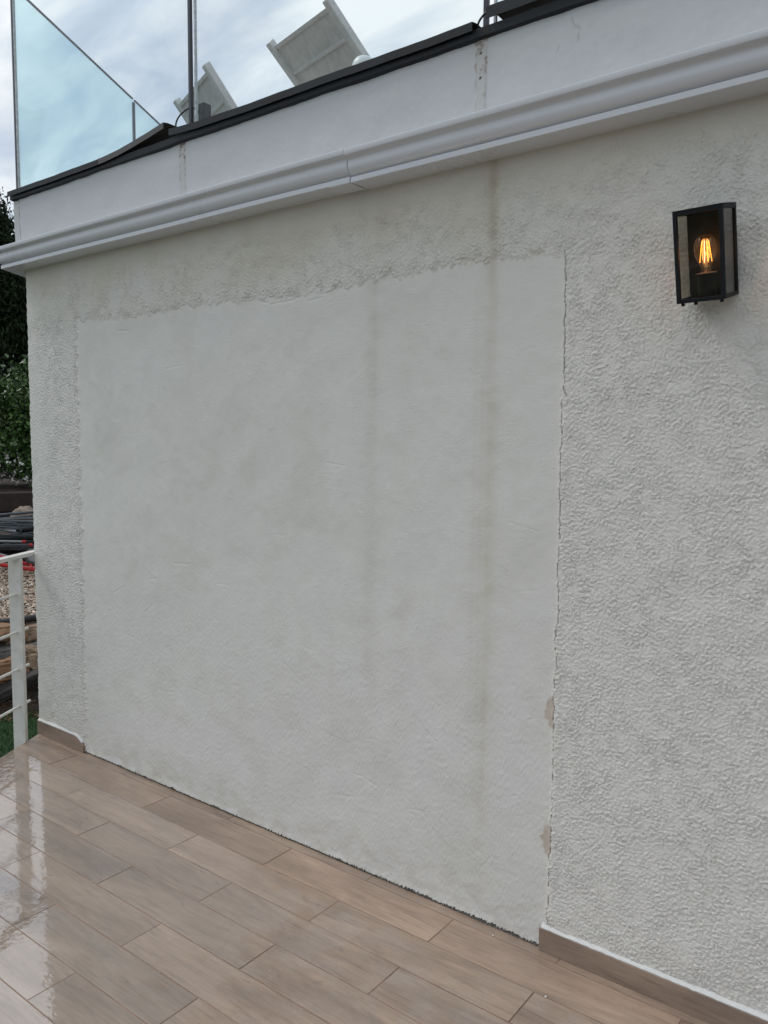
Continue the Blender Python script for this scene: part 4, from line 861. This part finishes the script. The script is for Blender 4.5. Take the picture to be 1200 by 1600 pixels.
# rockery
def rock_mat(name, a, b): 
    t = NT(name); o = t.obj(); c = t.ramp(t.noise(o, 7, 7, .65, .4), [(.28, a), (.55, tuple((x + y) / 2 for x, y in zip(a, b))), (.75, b)]); c = t.mix(.7, c, t.ramp(t.noise(o, 26, 5, .7), [(.35, .55), (.6, 1.0)]), 'MULTIPLY')
    t.L.new(c, t.b.inputs['Base Color']); t.b.inputs['Roughness'].default_value = .75; t.L.new(t.bump(t.noise(o, 28, 8, .7), .02), t.b.inputs['Normal']); return t.m
RM = {'tan': rock_mat('tan_stone', (.20, .13, .085), (.54, .40, .28)), 'orange': rock_mat('orange_stone', (.24, .125, .065), (.54, .33, .20)), 'grey': rock_mat('grey_stone', (.06, .06, .058), (.20, .185, .17)), 'dark': rock_mat('dark_slate', (.025, .024, .024), (.08, .07, .065))}
def boulder(d, s, z, sx, sy, sz, mat, lab, seed, tilt=0.0):
    bm = bmesh.new(); bmesh.ops.create_icosphere(bm, subdivisions=4, radius=1)
    for v in bm.verts:
        c = v.co.copy(); q_ = Vector((math.copysign(abs(c.x) ** .6, c.x), math.copysign(abs(c.y) ** .6, c.y), math.copysign(abs(c.z) ** .6, c.z)))
        nn = mnoise.noise(c * 1.3 + Vector((seed, 0, 0))) * .30 + mnoise.noise(c * 3.1 + Vector((0, seed, 0))) * .14 + mnoise.noise(c * 8 + Vector((0, 0, seed))) * .05
        cell = mnoise.cell(c * 1.7 + Vector((seed * 2, 0, 0))) * .10
        q_ *= 1 + nn + cell * .5; v.co = Vector((q_.x * sx, q_.y * sy, q_.z * sz))
    o = bm_obj('boulder', bm, RM[mat], None, smooth=False); o.location = gp(d, s, z); o.rotation_euler = (0, tilt, math.atan2(RT[1], RT[0])); tag(o, lab, 'rock', 'rocks of the rockery'); return o
vis = [(7.42, -.17, -.045, .20, .14, .07, 'orange', 'small orange-brown boulder at the upper left of the rockery', .05), (7.44, .10, -.07, .21, .14, .075, 'tan', 'tan boulder in the top course by the building corner', -.1),
       (7.30, -.12, -.20, .26, .12, .055, 'grey', 'flat grey boulder under the tan one', -.12), (7.26, .16, -.275, .20, .15, .125, 'tan', 'rugged tan boulder in the middle course by the building corner', .15),
       (7.22, -.17, -.315, .22, .14, .105, 'orange', 'brown boulder in the middle course seen through the railing', -.1), (7.08, -.10, -.455, .30, .10, .055, 'dark', 'dark slab leaning at the bottom of the rockery', -.42), (7.10, .28, -.48, .2, .12, .07, 'dark', 'dark boulder at the bottom of the rockery by the building corner', -.2),
       (7.02, -.45, -.50, .24, .13, .11, 'tan', 'tan boulder at the bottom left of the rockery', .1)]
for i, (d, s, z, a_, b_, c_, mt, lab, tl) in enumerate(vis): boulder(d, s, z, a_, b_, c_, mt, lab, i * 3.7 + 1.3, tl)
prs = random.Random(3)
for i in range(14):
    col_ = i % 5; row = i // 5; s = -.65 - .42 * col_ + prs.uniform(-.05, .05); z = -.48 + .19 * row
    boulder(7.05 + .17 * row, s - .1, z, .24, .16, .11, ('tan', 'orange', 'grey')[(i + row) % 3], '%s boulder in the %s course of the rockery, number %s along from the railing post' % (('tan', 'orange-brown', 'grey')[(i + row) % 3], ('bottom', 'middle', 'top')[row], ('one', 'two', 'three', 'four', 'five')[col_]), 20 + i * 2.1, prs.uniform(-.15, .15))
# black pond liner edge above the top rocks
bm = bmesh.new(); tube(bm, [Vector(gp(7.46, s, .035 + .012 * math.sin(s * 7))) for s in np.linspace(-2, 1.2, 40)], .032, 8); o = bm_obj('edging_roll', bm, M['cable'], None, smooth=True); tag(o, 'black rubber edging strip between the gravel and the rocks', 'edging')

# crumbs of plaster on the tiles
for k, (x, y, r_, lab) in enumerate(((-1.197, -.039, .0028, 'tiny white crumb of plaster on the tiles below the plaster patch'), (-.932, -.196, .0036, 'largest white crumb of plaster on the tiles, out from the skirting'), (-2.399, -.337, .0026, 'tiny pale crumb on the tiles far out from the patch'))):
    bm = bmesh.new(); bmesh.ops.create_icosphere(bm, subdivisions=2, radius=r_)
    for v in bm.verts: v.co *= 1 + .5 * mnoise.noise(v.co * 220 + Vector((k, 0, 0))); v.co.z *= .55
    o = bm_obj('plaster_crumb', bm, M['whiteplaster'], None, smooth=False); o.location = (x, y, r_ * .5); tag(o, lab, 'crumb')

bpy.context.view_layer.update()
